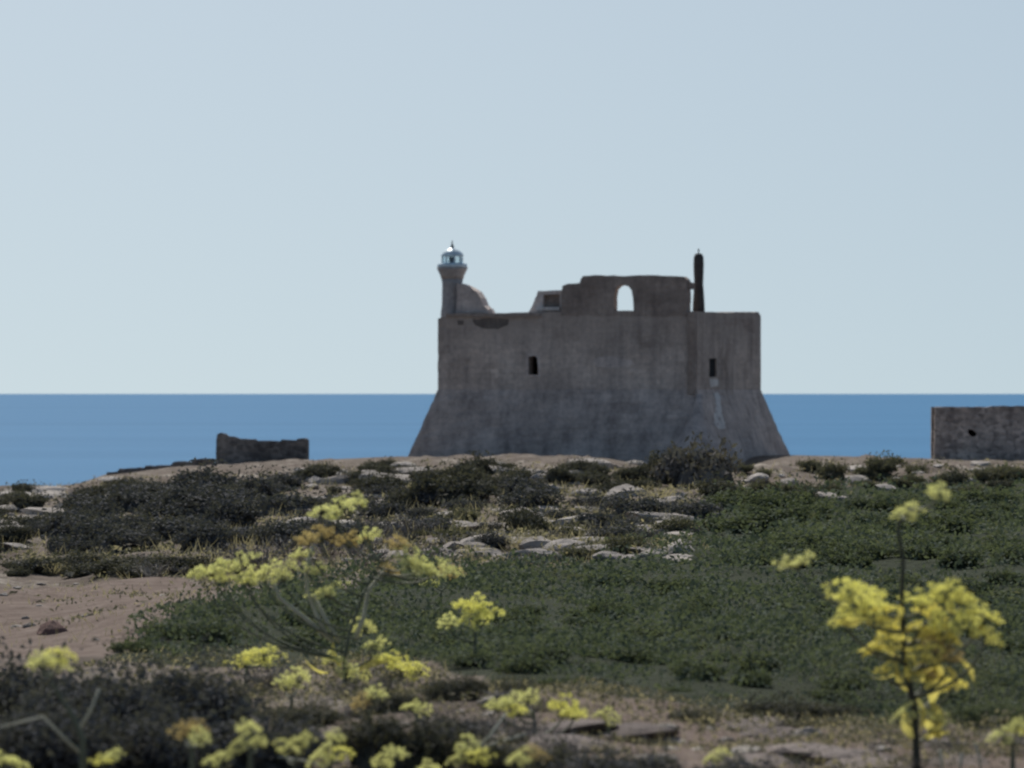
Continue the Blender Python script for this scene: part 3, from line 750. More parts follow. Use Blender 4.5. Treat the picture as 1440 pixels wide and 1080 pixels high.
def place_shrub(kind, p, rad, hs, label, cat, group, near=False, var=None, name='shrub'):
    var = random.randrange(6) if var is None else var
    rz = random.uniform(0, 6.28)
    if near:
        e = empty(name, p, rz)
        f = mesh_obj('foliage', foliage(kind, var, True), e); s = mesh_obj('stem', STM[var % 4], e)
        for o in (f, s): o.scale = (rad, rad, rad * hs)
        o = e
    else:
        o = mesh_obj(name, foliage(kind, var, False)); o.location = p; o.rotation_euler = (0, 0, rz)
        o.scale = (rad, rad * random.uniform(0.8, 1.2), rad * hs)
    tag(o, label, cat, group)
    return o

def shrub_px(kind, xi, yb, wpx, hs, label, group, near=False, cat='shrub', name='shrub', var=None):
    """a shrub whose foot is seen at (xi, yb) and which looks wpx wide"""
    p = ground_hit(xi, yb); p.z -= 0.03
    rad = 0.5 * wpx * p.y / F / 0.92
    return place_shrub(kind, p, rad, hs, label, cat, group, near, var, name)

def scatter(poly, n, mind, r):
    """n picture points in a polygon, kept apart (mind grows towards the viewer)"""
    xs = [p[0] for p in poly]; ys = [p[1] for p in poly]; out = []; tries = 0
    while len(out) < n and tries < n * 60:
        tries += 1
        x = r.uniform(min(xs), max(xs)); y = r.uniform(min(ys), max(ys))
        if not in_poly(np.array([x]), np.array([y]), poly)[0]: continue
        if all(((x - a) / 2.6) ** 2 + (y - b) ** 2 > mind * mind for a, b in out): out.append((x, y))
    return out

MARKS = [(110, 'near the left picture edge'), (300, 'left of the roofless hut'), (435, 'below the roofless hut'), (570, 'between hut and fort'), (690, 'under the lighthouse'),
         (800, 'under the left window'), (930, 'under the arched opening'), (1050, 'under the chimney'), (1130, 'under the right corner'),
         (1310, 'right of the fort'), (9999, 'under the right building')]
ORD = ['', 'second ', 'third ', 'fourth ', 'fifth ', 'sixth ', 'seventh ', 'eighth ', 'ninth ', 'tenth ', 'eleventh ', 'twelfth ', 'thirteenth ', 'fourteenth ', 'fifteenth ', 'sixteenth ', 'seventeenth ', 'eighteenth ']
def which(pts, base):
    """one label for each picture point: the landmark above it, then its rank from the viewer"""
    bins = {}
    for i, (x, y) in enumerate(pts):
        bins.setdefault(next(m for lim, m in MARKS if x < lim), []).append(i)
    out = [None] * len(pts)
    for m, ids in bins.items():
        if len(ids) == 1: out[ids[0]] = base + ' ' + m; continue
        ids.sort(key=lambda i: -pts[i][1])
        h = (len(ids) + 1) // 2
        for row, rids in ((('front', ids[:h]), ('rear', ids[h:])) if len(ids) > 3 else (('', ids),)):
            rids.sort(key=lambda i: pts[i][0])
            for k, i in enumerate(rids):
                r_ = ', %srow' % (row + ' ') if row else ''
                side = '' if len(rids) == 1 else ' leftmost' if k == 0 else ' rightmost' if k == len(rids) - 1 else ' %sfrom left' % ORD[k]
                out[i] = base + ' ' + m + r_ + (',' if side and not row else '') + side
    return out

rs = random.Random(21)
# single shrubs that stand out, below the fort (foot x, foot y, width, height factor)
ONES = [
    (547, 672, 44, 1.0, 'round dark shrub near the left foot of the fort'),
    (640, 712, 118, 0.9, 'wide pointed dark shrub on the bare slope below the fort front'),
    (785, 680, 46, 1.0, 'small dark shrub left of a twin, under the middle of the fort'),
    (830, 680, 40, 1.0, 'small dark shrub right of a twin, under the middle of the fort'),
    (460, 672, 40, 1.0, 'little dark shrub beside the rubble of the roofless hut'),
    (940, 682, 84, 1.1, 'dark blue green shrub at the left foot of the corner buttress'),
    (986, 688, 136, 1.3, 'broad soft grey bush against the corner buttress of the fort'),
    (1010, 700, 90, 0.7, 'dark low shrub in front of the corner buttress'),
    (1342, 690, 52, 1.1, 'dark brown green shrub below the flat roofed building'),
    (1405, 690, 50, 0.8, 'dark mounded shrub below the flat roofed building, near the picture edge'),
    (1128, 712, 66, 0.9, 'dark shrub with pale rock before it, right of the buttress'),
    (735, 752, 90, 0.9, 'dark shrub above the pale stone ledge at mid slope'),
    (850, 752, 120, 0.8, 'broad blue grey shrub on the mid slope, right of the pale ledge'),
    (470, 735, 80, 0.9, 'grey green shrub behind the tallest yellow fennel umbel at left'),
    (560, 722, 84, 0.85, 'low dark shrub between the hut and the fort, on the slope'),
]
for i, (x, y, w_, hs, lab) in enumerate(ONES):
    shrub_px('shrub_grey' if i == 6 else 'shrub_blue' if i == 12 else 'shrub_dark', x, y, w_, hs, lab, None, var=i % 6)

ZONES = [
    # polygon, count, spacing, kind, (min, max) width, height factor, label, group
    ([(440, 662), (900, 660), (900, 700), (440, 705)], 34, 6, 'shrub_dark', (26, 70), (0.6, 1.0), 'low dark shrub on top slope', 'shrubs just below the fort'),
    ([(1040, 662), (1440, 664), (1440, 700), (1000, 712)], 22, 6, 'shrub_olive', (26, 66), (0.6, 1.0), 'low olive shrub on top slope', 'shrubs right of the fort'),
    ([(430, 705), (1010, 700), (990, 765), (640, 780), (430, 770)], 28, 8, 'shrub_blue', (46, 110), (0.5, 0.9), 'grey shrub on mid slope', 'shrubs on the middle slope'),
    ([(560, 735), (1000, 725), (860, 800), (600, 800)], 14, 8, 'shrub_olive', (34, 80), (0.5, 0.8), 'small olive shrub at field edge', 'shrubs at the field edge'),
    ([(60, 736), (150, 706), (250, 692), (420, 684), (425, 782), (300, 784), (70, 790)], 36, 9, 'shrub_blue', (80, 125), (0.55, 0.85), 'blue grey thicket shrub', 'thicket shrubs below the hut'),
    ([(-60, 700), (240, 680), (250, 700), (60, 720), (60, 800), (-60, 800)], 15, 8, 'shrub_dark', (40, 90), (0.5, 0.8), 'low dark shrub among ledges', 'shrubs at the left edge'),
    ([(0, 800), (300, 796), (300, 812), (0, 812)], 16, 4, 'shrub_dark', (50, 100), (0.5, 0.7), 'low dark shrub above bare soil', 'shrubs above the bare soil'),
    ([(1000, 722), (1440, 690), (1440, 800), (1000, 800)], 42, 9, 'shrub_green', (60, 130), (0.45, 0.75), 'dull green shrub in upper field', 'shrubs in the upper right field'),
    ([(330, 870), (520, 830), (640, 815), (1430, 815), (1430, 1000), (1150, 985), (850, 980), (620, 950), (420, 925)], 70, 11, 'shrub_green', (50, 120), (0.45, 0.85), 'green clump in the lower field', 'clumps in the lower field'),
]
for (poly, n, sp_, kind, ww, hh, lab, grp) in ZONES:
    pts = scatter(poly, n, sp_, rs)
    for (x, y), lab in zip(pts, which(pts, lab)):
        shrub_px(kind, x, y, rs.uniform(*ww), rs.uniform(*hh), lab, grp)

NEAR = [
    ('shrub_green', 185, 918, 70, 0.8, 'dark green tuft at the left tip of the green field'),
    ('shrub_green', 230, 900, 85, 0.8, 'dark green tuft second from the left tip of the green field'),
    ('shrub_green', 300, 905, 100, 0.8, 'dark green bush beside the bright yellow umbel at left of the field'),
    ('shrub_green', 300, 870, 80, 0.8, 'dark tuft on the upper left rim of the green field'),
    ('shrub_dark', 640, 985, 110, 0.8, 'dark bush at the lower field edge right of the brightest umbel'),
    ('shrub_dark', 720, 985, 90, 0.7, 'dark bush at the lower field edge behind the low yellow fennel'),
    ('shrub_dark', 1100, 1018, 150, 0.75, 'long dark green bush on the rim of bare rock, lower right'),
    ('shrub_dark', 1190, 1016, 100, 0.7, 'dark bush right of the long one on the bare rock rim'),
    ('shrub_green', 1395, 1025, 130, 0.7, 'dark bush behind the pale fennel head at the right picture edge'),
    ('shrub_blue', 0, 1015, 230, 1.15, 'dark blue grey bush in the lower left corner, leftmost'),
    ('shrub_blue', 150, 1040, 250, 1.0, 'dark blue grey bush behind bare grey stalks, lower left'),
    ('shrub_blue', 275, 1030, 240, 0.85, 'dark blue grey bush above the tan fennel head, lower left'),
    ('shrub_blue', 345, 1085, 260, 0.95, 'dark bush at the bottom picture edge below two fennel heads'),
    ('shrub_blue', 190, 1100, 260, 1.0, 'dark bush at the bottom edge left of the tan fennel head'),
    ('shrub_blue', 50, 1105, 260, 1.1, 'dark bush cut by the bottom left corner of the picture'),
    ('shrub_dark', 430, 1020, 130, 0.7, 'dark bush under the forked fennel, left of its foot'),
    ('shrub_dark', 545, 1000, 110, 0.6, 'dark bush under the brightest umbel of the forked fennel'),
    ('shrub_dark', 560, 1085, 220, 0.85, 'dark bush at the bottom edge between two low fennels'),
    ('shrub_dark', 720, 1092, 190, 0.8, 'dark bush at the bottom edge under the pale cut stalks'),
    ('shrub_blue', 640, 1040, 140, 0.6, 'low grey bush behind the pale bottom centre fennel'),
    ('shrub_blue', 860, 1106, 200, 0.6, 'low dark bush at the bottom edge before the bare rock'),
    ('shrub_blue', 1050, 1110, 220, 0.55, 'low dark bush at the bottom edge, below the long rim bush'),
    ('shrub_dark', 980, 1016, 90, 0.6, 'small dark bush at the field rim left of the long one'),
]
for i, (kind, x, y, w_, hs, lab) in enumerate(NEAR):
    shrub_px(kind, x, y, w_, hs, lab, 'near bushes', near=True, cat='bush', name='bush', var=i % 6)

# ------------------------------------------------------------------ green ground cover and dry grass (nobody could count them)
def px_points(poly, n, r):
    """points of the ground spread evenly over a picture area"""
    xs = [p[0] for p in poly]; ys = [p[1] for p in poly]
    x = r.uniform(min(xs), max(xs), n * 3); y = r.uniform(min(ys), max(ys), n * 3)
    k = in_poly(x, y, poly); x = x[k][:n]; y = y[k][:n]
    # depth on the smooth slope: (y-HY)/F d = 2.9 + (d-37) s
    S = np.interp(x, SKX, SKY); Ds = (S - HY) * DS / F; s = (Ds - 2.9) / (DS - 37)
    d = (2.9 - 37 * s) / np.maximum((y - HY) / F - s, 1e-4)
    d = np.clip(d, 20, 440)
    return (x - CX) / F * d, d

def build_cover():
    r = np.random.default_rng(3)
    X, d = px_points(P_FIELD, 150000, r)
    h = 0.08 + 0.62 * np.clip(fbm(X / 0.8, d / 1.6, 41, 3) + 0.10, 0, 1) + 0.45 * np.clip(fbm(X / 3.0, d / 5.0, 47, 2), 0, 1)
    keep = r.uniform(size=len(X)) < np.clip(0.55 + 2.6 * fbm(X / 2.0, d / 3.5, 55, 3), 0.12, 1)
    X, d, h = X[keep], d[keep], h[keep]
    fade = np.interp(d, [40, 150, 300], [1, 1.1, 1.3])
    z = ground_z(X, d) + h * fade * r.uniform(size=len(X)) ** 0.45
    P = np.stack([X, d, z], -1)
    size = 0.030 * np.clip(d / 52.0, 0.8, 5.0)
    Nn = np.tile([0.0, -0.35, 0.6], (len(X), 1))
    Q = leaf_quads(P, Nn, size, r, 0.55)
    o = mesh_obj('ground_cover', quads_mesh('ground_cover', Q, M['cover']))
    tag(o, 'broad mat of low dull green plants covering the field', 'ground cover', kind='stuff')
build_cover()

def build_grass():
    r = np.random.default_rng(7)
    areas = [([(400, 690), (1000, 690), (1000, 790), (600, 800), (300, 840), (260, 800)], 9000, 1.0),
             ([(0, 690), (240, 680), (420, 780), (300, 812), (0, 812)], 3500, 0.9),
             ([(440, 655), (1440, 652), (1440, 690), (440, 700)], 5000, 0.8),
             ([(330, 915), (480, 930), (620, 960), (700, 985), (840, 990), (1440, 1030), (1440, 1090), (380, 1090), (370, 990), (200, 940)], 2200, 0.6),
             ([(0, 800), (330, 800), (300, 830), (150, 915), (0, 915)], 700, 0.5)]
    Q = []
    for poly, n, hs in areas:
        X, d = px_points(poly, n, r)
        k = fbm(X / 1.5, d / 3.0, 61, 3) > -0.08
        X, d = X[k], d[k]; n = len(X)
        hgt = hs * r.uniform(0.12, 0.42, n) * np.clip(d / 120, 0.8, 1.15); wd = 0.0040 * np.clip(d / 40, 1, 6.5)
        a = r.uniform(0, np.pi, n); dx = np.cos(a) * wd; dy = np.sin(a) * wd
        lean = r.normal(size=(n, 2)) * hgt[:, None] * 0.45
        z = ground_z(X, d) - 0.02
        b0 = np.stack([X - dx, d - dy, z], -1); b1 = np.stack([X + dx, d + dy, z], -1)
        t0 = np.stack([X + lean[:, 0] - dx * .25, d + lean[:, 1] - dy * .25, z + hgt], -1); t1 = np.stack([X + lean[:, 0] + dx * .25, d + lean[:, 1] + dy * .25, z + hgt], -1)
        Q.append(np.stack([b0, b1, t1, t0], 1))
    o = mesh_obj('dry_grass', quads_mesh('dry_grass', np.concatenate(Q), M['straw']))
    tag(o, 'thin straw coloured dry grass scattered over the stony ground', 'grass', kind='stuff')
build_grass()

def build_scrub():
    r = np.random.default_rng(17); Q = []; mi = []
    areas = [([(430, 660), (1440, 655), (1440, 700), (1000, 725), (980, 790), (600, 800), (300, 835), (260, 805), (430, 780)], 34000, 1.0),
             ([(0, 690), (240, 672), (430, 680), (430, 790), (300, 815), (0, 815)], 14000, 0.9),
             ([(0, 815), (330, 815), (150, 915), (0, 915)], 1500, 0.35),
             ([(150, 920), (330, 925), (480, 930), (620, 960), (700, 985), (840, 990), (1440, 1030), (1440, 1095), (0, 1095), (0, 925)], 30000, 0.6)]
    for poly, n, hs in areas:
        X, d = px_points(poly, n, r)
        msk = fbm(X / 1.4 + 3, d / 3.2, 171, 3)
        k = msk > r.uniform(-0.10, 0.22, len(X)); X, d, msk = X[k], d[k], msk[k]
        h = hs * (0.06 + 0.5 * np.clip(msk, 0, 0.6)) * r.uniform(0, 1, len(X)) ** 0.6
        P = np.stack([X, d, ground_z(X, d) + h], -1)
        Q.append(leaf_quads(P, np.tile([0.0, -0.4, 0.6], (len(X), 1)), 0.030 * np.clip(d / 52.0, 0.7, 4.5), r, 0.4))
        mi.append((r.uniform(size=len(X)) < 0.42).astype(np.int32))
    o = mesh_obj('low_scrub', quads_mesh('low_scrub', np.concatenate(Q), [M['shrub_olive'], M['straw']], np.concatenate(mi)))
    tag(o, 'thin grey and straw low scrub spread over the stony ground', 'scrub', kind='stuff')
build_scrub()

# ------------------------------------------------------------------ rocks
def rock_mesh(seed, mat, flat=0.5):
    r = random.Random(seed); bm = bmesh.new()
    bmesh.ops.create_icosphere(bm, subdivisions=2, radius=1)
    pl = [(Vector((r.uniform(-1, 1), r.uniform(-1, 1), r.uniform(-0.2, 1))).normalized(), r.uniform(0.55, 0.85)) for _ in range(9)]
    for v in bm.verts:
        for nrm, dd in pl:
            t_ = v.co.dot(nrm)
            if t_ > dd: v.co -= nrm * (t_ - dd)
        v.co += Vector((r.uniform(-1, 1), r.uniform(-1, 1), r.uniform(-1, 1))) * 0.035
        v.co.z *= flat
    me = bpy.data.meshes.new('rock'); bm.to_mesh(me); bm.free(); me.materials.append(mat); return me
ROCK = [rock_mesh(60 + i, M['rock'], 0.28 + 0.10 * (i % 4)) for i in range(8)]
RED = rock_mesh(90, M['redrock'], 0.7)

def rock_px(me, xi, y, wpx, label, group=None, cat='rock', hs=1.0, name='rock'):
    p = ground_hit(xi, y)
    s = 0.5 * wpx * p.y / F / 0.85
    zs = [float(ground_z(p.x + a_ * s * 0.75, p.y + b_ * s * 0.75)) for a_, b_ in ((1, 0), (-1, 0), (0, 1), (0, -1), (0, 0))]
    f_ = 0.6 if name == 'flat_rock' else 0.15
    p.z = f_ * min(zs) + (1 - f_) * p.z
    o = mesh_obj(name, me); o.location = p + Vector((0, 0, s * (0.02 if name == 'flat_rock' else 0.06))); o.rotation_euler = (rs.uniform(-.1, .1), rs.uniform(-.1, .1), rs.uniform(0, 6.28))
    o.scale = (s, s * rs.uniform(0.7, 1.1), s * hs)
    return tag(o, label, cat, group)

rock_px(ROCK[1], 22, 884, 22, 'small white stone on the bare soil, left one of a pair', cat='stone', name='stone')
rock_px(ROCK[2], 42, 884, 20, 'small white stone on the bare soil, right one of a pair', cat='stone', name='stone')
rock_px(RED, 76, 893, 46, 'dark reddish rock with black shaded face on the bare soil')
for x, y, w_, lab in [(755, 742, 70, 'long pale flat ledge stone in the middle of the slope'), (700, 748, 60, 'pale flat ledge stone left of the longest one'),
                      (905, 778, 60, 'pale slab at the upper field edge right of centre'), (945, 790, 50, 'pale slab just below another at the upper field edge'),
                      (1165, 704, 60, 'pale slab below dark shrub right of the buttress'), (140, 722, 50, 'long pale stone lying in the dark thicket at left'),
                      (40, 736, 90, 'broad pale ledge stone at the left picture edge'), (700, 662, 60, 'pale stone strip in front of the fort wall'),
                      (424, 664, 26, 'pale rubble block below the right end of the roofless hut'), (436, 676, 30, 'pale rubble block below and right of the roofless hut'),
                      (410, 672, 24, 'small pale rubble block nearest the roofless hut front'),
                      (830, 660, 80, 'pale stone strip in front of the fort wall, right of centre')]:
    rock_px(rs.choice(ROCK), x, y, w_, lab, hs=0.5, cat='ledge stone', name='ledge_stone')
for poly, n, ww, lab in [([(560, 725), (1010, 715), (960, 790), (600, 798)], 20, (60, 130), 'long pale ledge on mid slope'), ([(440, 668), (900, 664), (900, 705), (440, 712)], 14, (50, 100), 'long pale ledge on top slope'),
                         ([(0, 700), (110, 694), (120, 760), (0, 790)], 7, (60, 120), 'long pale ledge')]:
    pts = scatter(poly, n, 7, rs)
    for (x, y), lab in zip(pts, which(pts, lab)):
        o = rock_px(rs.choice(ROCK), x, y, rs.uniform(*ww), lab, 'pale ledges', hs=0.45, cat='ledge stone', name='ledge_stone')
        o.rotation_euler.z = rs.choice((0, math.pi)) + rs.uniform(-.25, .25); o.scale.y *= 0.45
for poly, n, ww, lab, grp in [
    ([(440, 655), (1440, 652), (1440, 690), (440, 700)], 70, (14, 46), 'small pale rock on top slope', 'rocks just below the fort'),
    ([(420, 700), (1000, 695), (960, 790), (600, 798), (420, 800)], 90, (24, 70), 'pale rock on mid slope', 'rocks on the middle slope'),
    ([(0, 690), (250, 670), (260, 700), (80, 760), (0, 800)], 16, (18, 50), 'pale rock among the ledges', 'rocks at the left edge'),
    ([(0, 822), (260, 822), (150, 905), (0, 905)], 9, (8, 18), 'small loose stone on bare soil', 'stones on the bare soil'),
    ([(780, 1020), (1440, 1040), (1440, 1085), (780, 1085)], 20, (18, 60), 'flat stone at lower right', 'stones at the lower right'),
    ([(380, 985), (700, 990), (740, 1060), (420, 1060)], 12, (18, 46), 'grey stone at bottom centre', 'stones at the bottom centre')]:
    pts = scatter(poly, n, 5, rs)
    for (x, y), lab in zip(pts, which(pts, lab)):
        rock_px(rs.choice(ROCK), x, y, rs.uniform(*ww), lab, grp, hs=rs.uniform(0.5, 1.0))

# ------------------------------------------------------------------ dry, leafless bushes and broad slabs
def dry_mesh(seed):
    r = np.random.default_rng(seed); Q = []; mi = []
    for i in range(90):
        a = r.uniform(0, 2 * np.pi); q = np.sqrt(r.uniform(0, 1)); top = np.array([q * np.cos(a), q * np.sin(a), r.uniform(0.25, 0.75)])
        p = np.array([0.3 * q * np.cos(a + .5), 0.3 * q * np.sin(a + .5), -0.03]); w0 = r.uniform(0.010, 0.024)
        pm = (p + top) / 2 + r.normal(size=3) * 0.12
        for (b0, b1, wa, wb) in ((p, pm, w0, w0 * .8), (pm, top, w0 * .8, w0 * .4)):
            ax = np.array([np.cos(a + 1.2), np.sin(a + 1.2), 0.2]) if i % 2 else np.array([1., 0.2, 0])
            Q.append([b0 - ax * wa, b0 + ax * wa, b1 + ax * wb, b1 - ax * wb])
        if i % 3 == 0:
            for k in range(5): Q.append(leaf_quads((top + r.normal(size=3) * 0.06)[None, :], np.array([[0, -1., .3]]), 0.05, r, .6)[0])
    return quads_mesh('dry_bush', np.array(Q), M['straw'] if seed % 2 else M['deadwood'])
DRY = [dry_mesh(300 + i) for i in range(5)]
for poly, n, ww, lab, grp in [
    ([(360, 940), (480, 935), (620, 972), (840, 1000), (860, 1080), (390, 1080)], 26, (50, 120), 'dry pale bush at bottom', 'dry bushes at the bottom'),
    ([(270, 790), (420, 740), (640, 740), (640, 800), (420, 830)], 22, (40, 90), 'dry tan bush on mid slope', 'dry bushes on the middle slope'),
    ([(0, 796), (300, 796), (300, 816), (0, 816)], 12, (40, 80), 'dry pale bush above bare soil', 'dry bushes above the bare soil'),
    ([(640, 690), (1000, 690), (1000, 780), (640, 790)], 18, (34, 76), 'dry grey bush among shrubs', 'dry bushes among the shrubs'),
    ([(1230, 1040), (1440, 1030), (1440, 1085), (1230, 1085)], 10, (40, 90), 'dry reddish bush at lower right', 'dry bushes at the lower right')]:
    pts = scatter(poly, n, 6, rs)
    for (x, y), lab in zip(pts, which(pts, lab)):
        p = ground_hit(x, y); o = mesh_obj('dry_bush', rs.choice(DRY)); o.location = p
        sc_ = 0.5 * rs.uniform(*ww) * p.y / F; o.scale = (sc_, sc_, sc_ * rs.uniform(0.6, 1.0)); o.rotation_euler = (0, 0, rs.uniform(0, 6.28))
        tag(o, lab, 'dry bush', grp)
M['ledge'] = stone_mat('pinkish_ledge', (0.135, 0.110, 0.100), (0.20, 0.168, 0.154), (0.29, 0.25, 0.23))
SLAB = [rock_mesh(140 + i, M['ledge'], 0.22) for i in range(4)]
pts = scatter([(770, 1022), (1050, 1022), (1230, 1040), (1440, 1040), (1440, 1085), (770, 1085)], 12, 12, rs)
for (x, y), lab in zip(pts, which(pts, 'broad pinkish rock at lower right')):
    rock_px(rs.choice(SLAB), x, y, rs.uniform(90, 210), lab, 'slabs at the lower right', 'rock', rs.uniform(0.6, 1.0), 'flat_rock')

# ------------------------------------------------------------------ giant fennels
def umbel_mesh(seed, mat, mstem):
    r = np.random.default_rng(seed); Q = []; mi = []
    n = 26
    for i in range(n):
        th = np.sqrt((i + 0.5) / n) * 1.12; ph = i * 2.39996 + r.uniform(-.2, .2)
        L = r.uniform(0.7, 1.15) * (1 + 0.25 * np.sin(ph * 2 + seed))
        e = np.array([np.sin(th) * np.cos(ph), np.sin(th) * np.sin(ph), np.cos(th) * 0.78]) * L
        for ax in (np.array([1., 0, 0]), np.array([0, 1., 0])):
            Q.append([-ax * 0.02, ax * 0.02, e + ax * 0.012, e - ax * 0.012]); mi.append(1)
        k = 30; dr = rand_dirs(k, r); p = e + dr * np.array([0.20, 0.20, 0.13]) * r.uniform(0.5, 1, (k, 1))
        for q in leaf_quads(p, dr, 0.052, r, 0.7): Q.append(q); mi.append(0)
    return quads_mesh('umbel', np.array(Q), [mat, mstem], mi)
UMB = {k: [umbel_mesh(70 + i + 10 * j, M[mm], M['fstem']) for i in range(3)] for j, (k, mm) in enumerate([('y', 'umbel'), ('p', 'umbelpale'), ('t', 'umbeltan'), ('g', 'umbelgold')])}

def tube(name, pts, rads, mat, parent, loc0, n=7):
    """a bent stalk through points (world), as a child of parent standing at loc0"""
    vs_, fs = [], []
    for i, p in enumerate(pts):
        tdir = (pts[min(i + 1, len(pts) - 1)] - pts[max(i - 1, 0)]).normalized()
        a = tdir.cross(Vector((0.3, 1, 0.1))).normalized(); b = tdir.cross(a)
        for k in range(n):
            th = 2 * math.pi * k / n
            vs_.append(p + (a * math.cos(th) + b * math.sin(th)) * rads[i] - loc0)
    for i in range(len(pts) - 1):
        for k in range(n): fs.append((i * n + k, i * n + (k + 1) % n, (i + 1) * n + (k + 1) % n, (i + 1) * n + k))
    fs.append(tuple(range(n - 1, -1, -1))); fs.append(tuple((len(pts) - 1) * n + k for k in range(n)))
    return mesh_obj(name, pydata(name, vs_, fs, mat, smooth=True), parent)

def curve3(p0, p1, p2, k=7):
    return [p0 * (1 - t) ** 2 + p1 * 2 * t * (1 - t) + p2 * t * t for t in [i / k for i in range(k + 1)]]

def leaf_blade(seed):
    r = np.random.default_rng(seed); Q = []
    n = 6
    for i in range(n):
        t0, t1 = i / n, (i + 1) / n
        f = lambda t: 0.24 * np.sin(np.pi * (t * 0.9 + 0.08)) ** 0.8
        z = lambda t: 0.25 * t - 0.55 * t * t
        for s in (-1, 1):
            Q.append([[t0, 0, z(t0)], [t1, 0, z(t1)], [t1, s * f(t1) * r.uniform(.8, 1.1), z(t1) + 0.10 * f(t1)], [t0, s * f(t0), z(t0) + 0.10 * f(t0)]])
    return quads_mesh('leaf', np.array(Q), M['fleaf'])
LEAF = [leaf_blade(i) for i in range(3)]

def fennel(label, base, stem_px, umbels, leaves=(), stalks=(), dark=False, thick=1.0, sw=0.012):
    """stem_px: picture points of the main stem; umbels: (x, y, width, sort); every piece keeps the plant's own distance"""
    p = ground_hit(*base); d = p.y; k = d / F
    e = empty('giant_fennel', p); tag(e, label, 'fennel', 'giant fennels in the foreground')
    ms = M['fdark'] if dark else M['fstem']
    pts = [p + Vector((0, 0, -0.05))] + [at(x, y, d) for x, y in stem_px]
    # smooth the stem
    fine = []
    for i in range(len(pts) - 1):
        for j in range(4): fine.append(pts[i].lerp(pts[i + 1], j / 4))
    fine.append(pts[-1])
    n = len(fine)
    tube('stem', fine, [thick * (0.020 * (1 - i / n) + 0.007) for i in range(n)], ms, e, p)
    for (x, y, w_, sort) in umbels:
        w_ *= 1.22; dy = rs.uniform(-0.28, 0.28)
        q = at(x, y, d + dy)
        rad = 0.5 * w_ * k * 1.02
        foot = q - Vector((0, 0, rad * 0.55))
        best = min(fine[:-1], key=lambda s: (foot - s - Vector((0, 0, 0.55 * abs(foot.x - s.x)))).length + (5 if s.z > foot.z + 0.02 else 0))
        mid = best.lerp(foot, 0.55) + Vector((0, 0, -0.18 * (foot - best).length)) + Vector((0.25 * (foot.x - best.x), 0, 0))
        br = curve3(best, mid, foot)
        if (foot - best).length > 0.04:
            tube('branch', br, [thick * (0.013 - 0.005 * i / 7) for i in range(8)], M['fstem'], e, p, 6)
        o = mesh_obj('umbel', rs.choice(UMB[sort]), e)
        ax = (br[-1] - br[-2]).normalized() * 0.7 + Vector((0, -0.15, 0.8)) + Vector((rs.uniform(-.35, .35), rs.uniform(-.2, .2), 0))
        o.location = foot - p; o.rotation_euler = ax.to_track_quat('Z', 'Y').to_euler()
        o.scale = (rad, rad, rad * rs.uniform(0.8, 1.1))
    for (x, y, L, ang) in leaves:
        o = mesh_obj('leaf', rs.choice(LEAF), e)
        o.location = at(x, y, d + rs.uniform(-0.12, 0.12)) - p
        o.rotation_euler = (rs.uniform(-.9, .9), -R(ang), rs.uniform(-.5, .5)); s = L * k; o.scale = (s, s, s)
    for st in stalks:
        q = [at(x, y, d + 0.1) for x, y in st]
        tube('stalk', q, [sw * (1 - 0.45 * i / len(q)) for i in range(len(q))], M['fstalk'], e, p, 6)
    return e

fennel('tall yellow flowering giant fennel with dark stem at the right of the field', (1290, 1088),
       [(1286, 1000), (1272, 930), (1268, 850), (1270, 790), (1262, 745), (1276, 712)],
       [(1276, 716, 40, 'p'), (1316, 690, 40, 'p'), (1122, 788, 46, 'p'),
        (1196, 824, 55, 'y'), (1215, 850, 57, 'y'), (1240, 862, 50, 'g'), (1228, 838, 50, 'y'), (1254, 884, 40, 'g'), (1190, 868, 39, 'y'),
        (1296, 842, 50, 'y'), (1330, 832, 59, 'y'), (1350, 838, 46, 'y'), (1310, 862, 50, 'g'), (1344, 872, 62, 'y'), (1378, 860, 57, 'y'), (1384, 892, 50, 'y'),
        (1322, 890, 50, 'g'), (1290, 880, 42, 'g'), (1300, 916, 44, 'g'), (1336, 922, 40, 't'), (1282, 940, 34, 'g'), (1336, 958, 44, 'g'), (1314, 962, 36, 'g'),
        (1232, 912, 34, 'g'), (1258, 902, 40, 'g'), (1302, 944, 40, 't'), (1318, 908, 40, 't'), (1276, 1002, 36, 'p'), (1312, 1010, 34, 'p'), (1246, 940, 26, 'g')],
       leaves=[(1360, 876, 46, -20), (1372, 886, 44, -12), (1330, 940, 40, -50), (1312, 930, 40, -62), (1290, 985, 46, -70), (1215, 870, 44, 200), (1240, 890, 44, 235), (1300, 1015, 34, -40), (1282, 905, 50, 20), (1265, 925, 44, 150), (1278, 975, 44, 130), (1296, 960, 44, 60), (1310, 990, 40, -60), (1262, 945, 40, 210), (1350, 930, 36, -40), (1306, 950, 44, -75), (1284, 1040, 40, 120), (1296, 1045, 40, 30)],
       dark=True, thick=1.15)
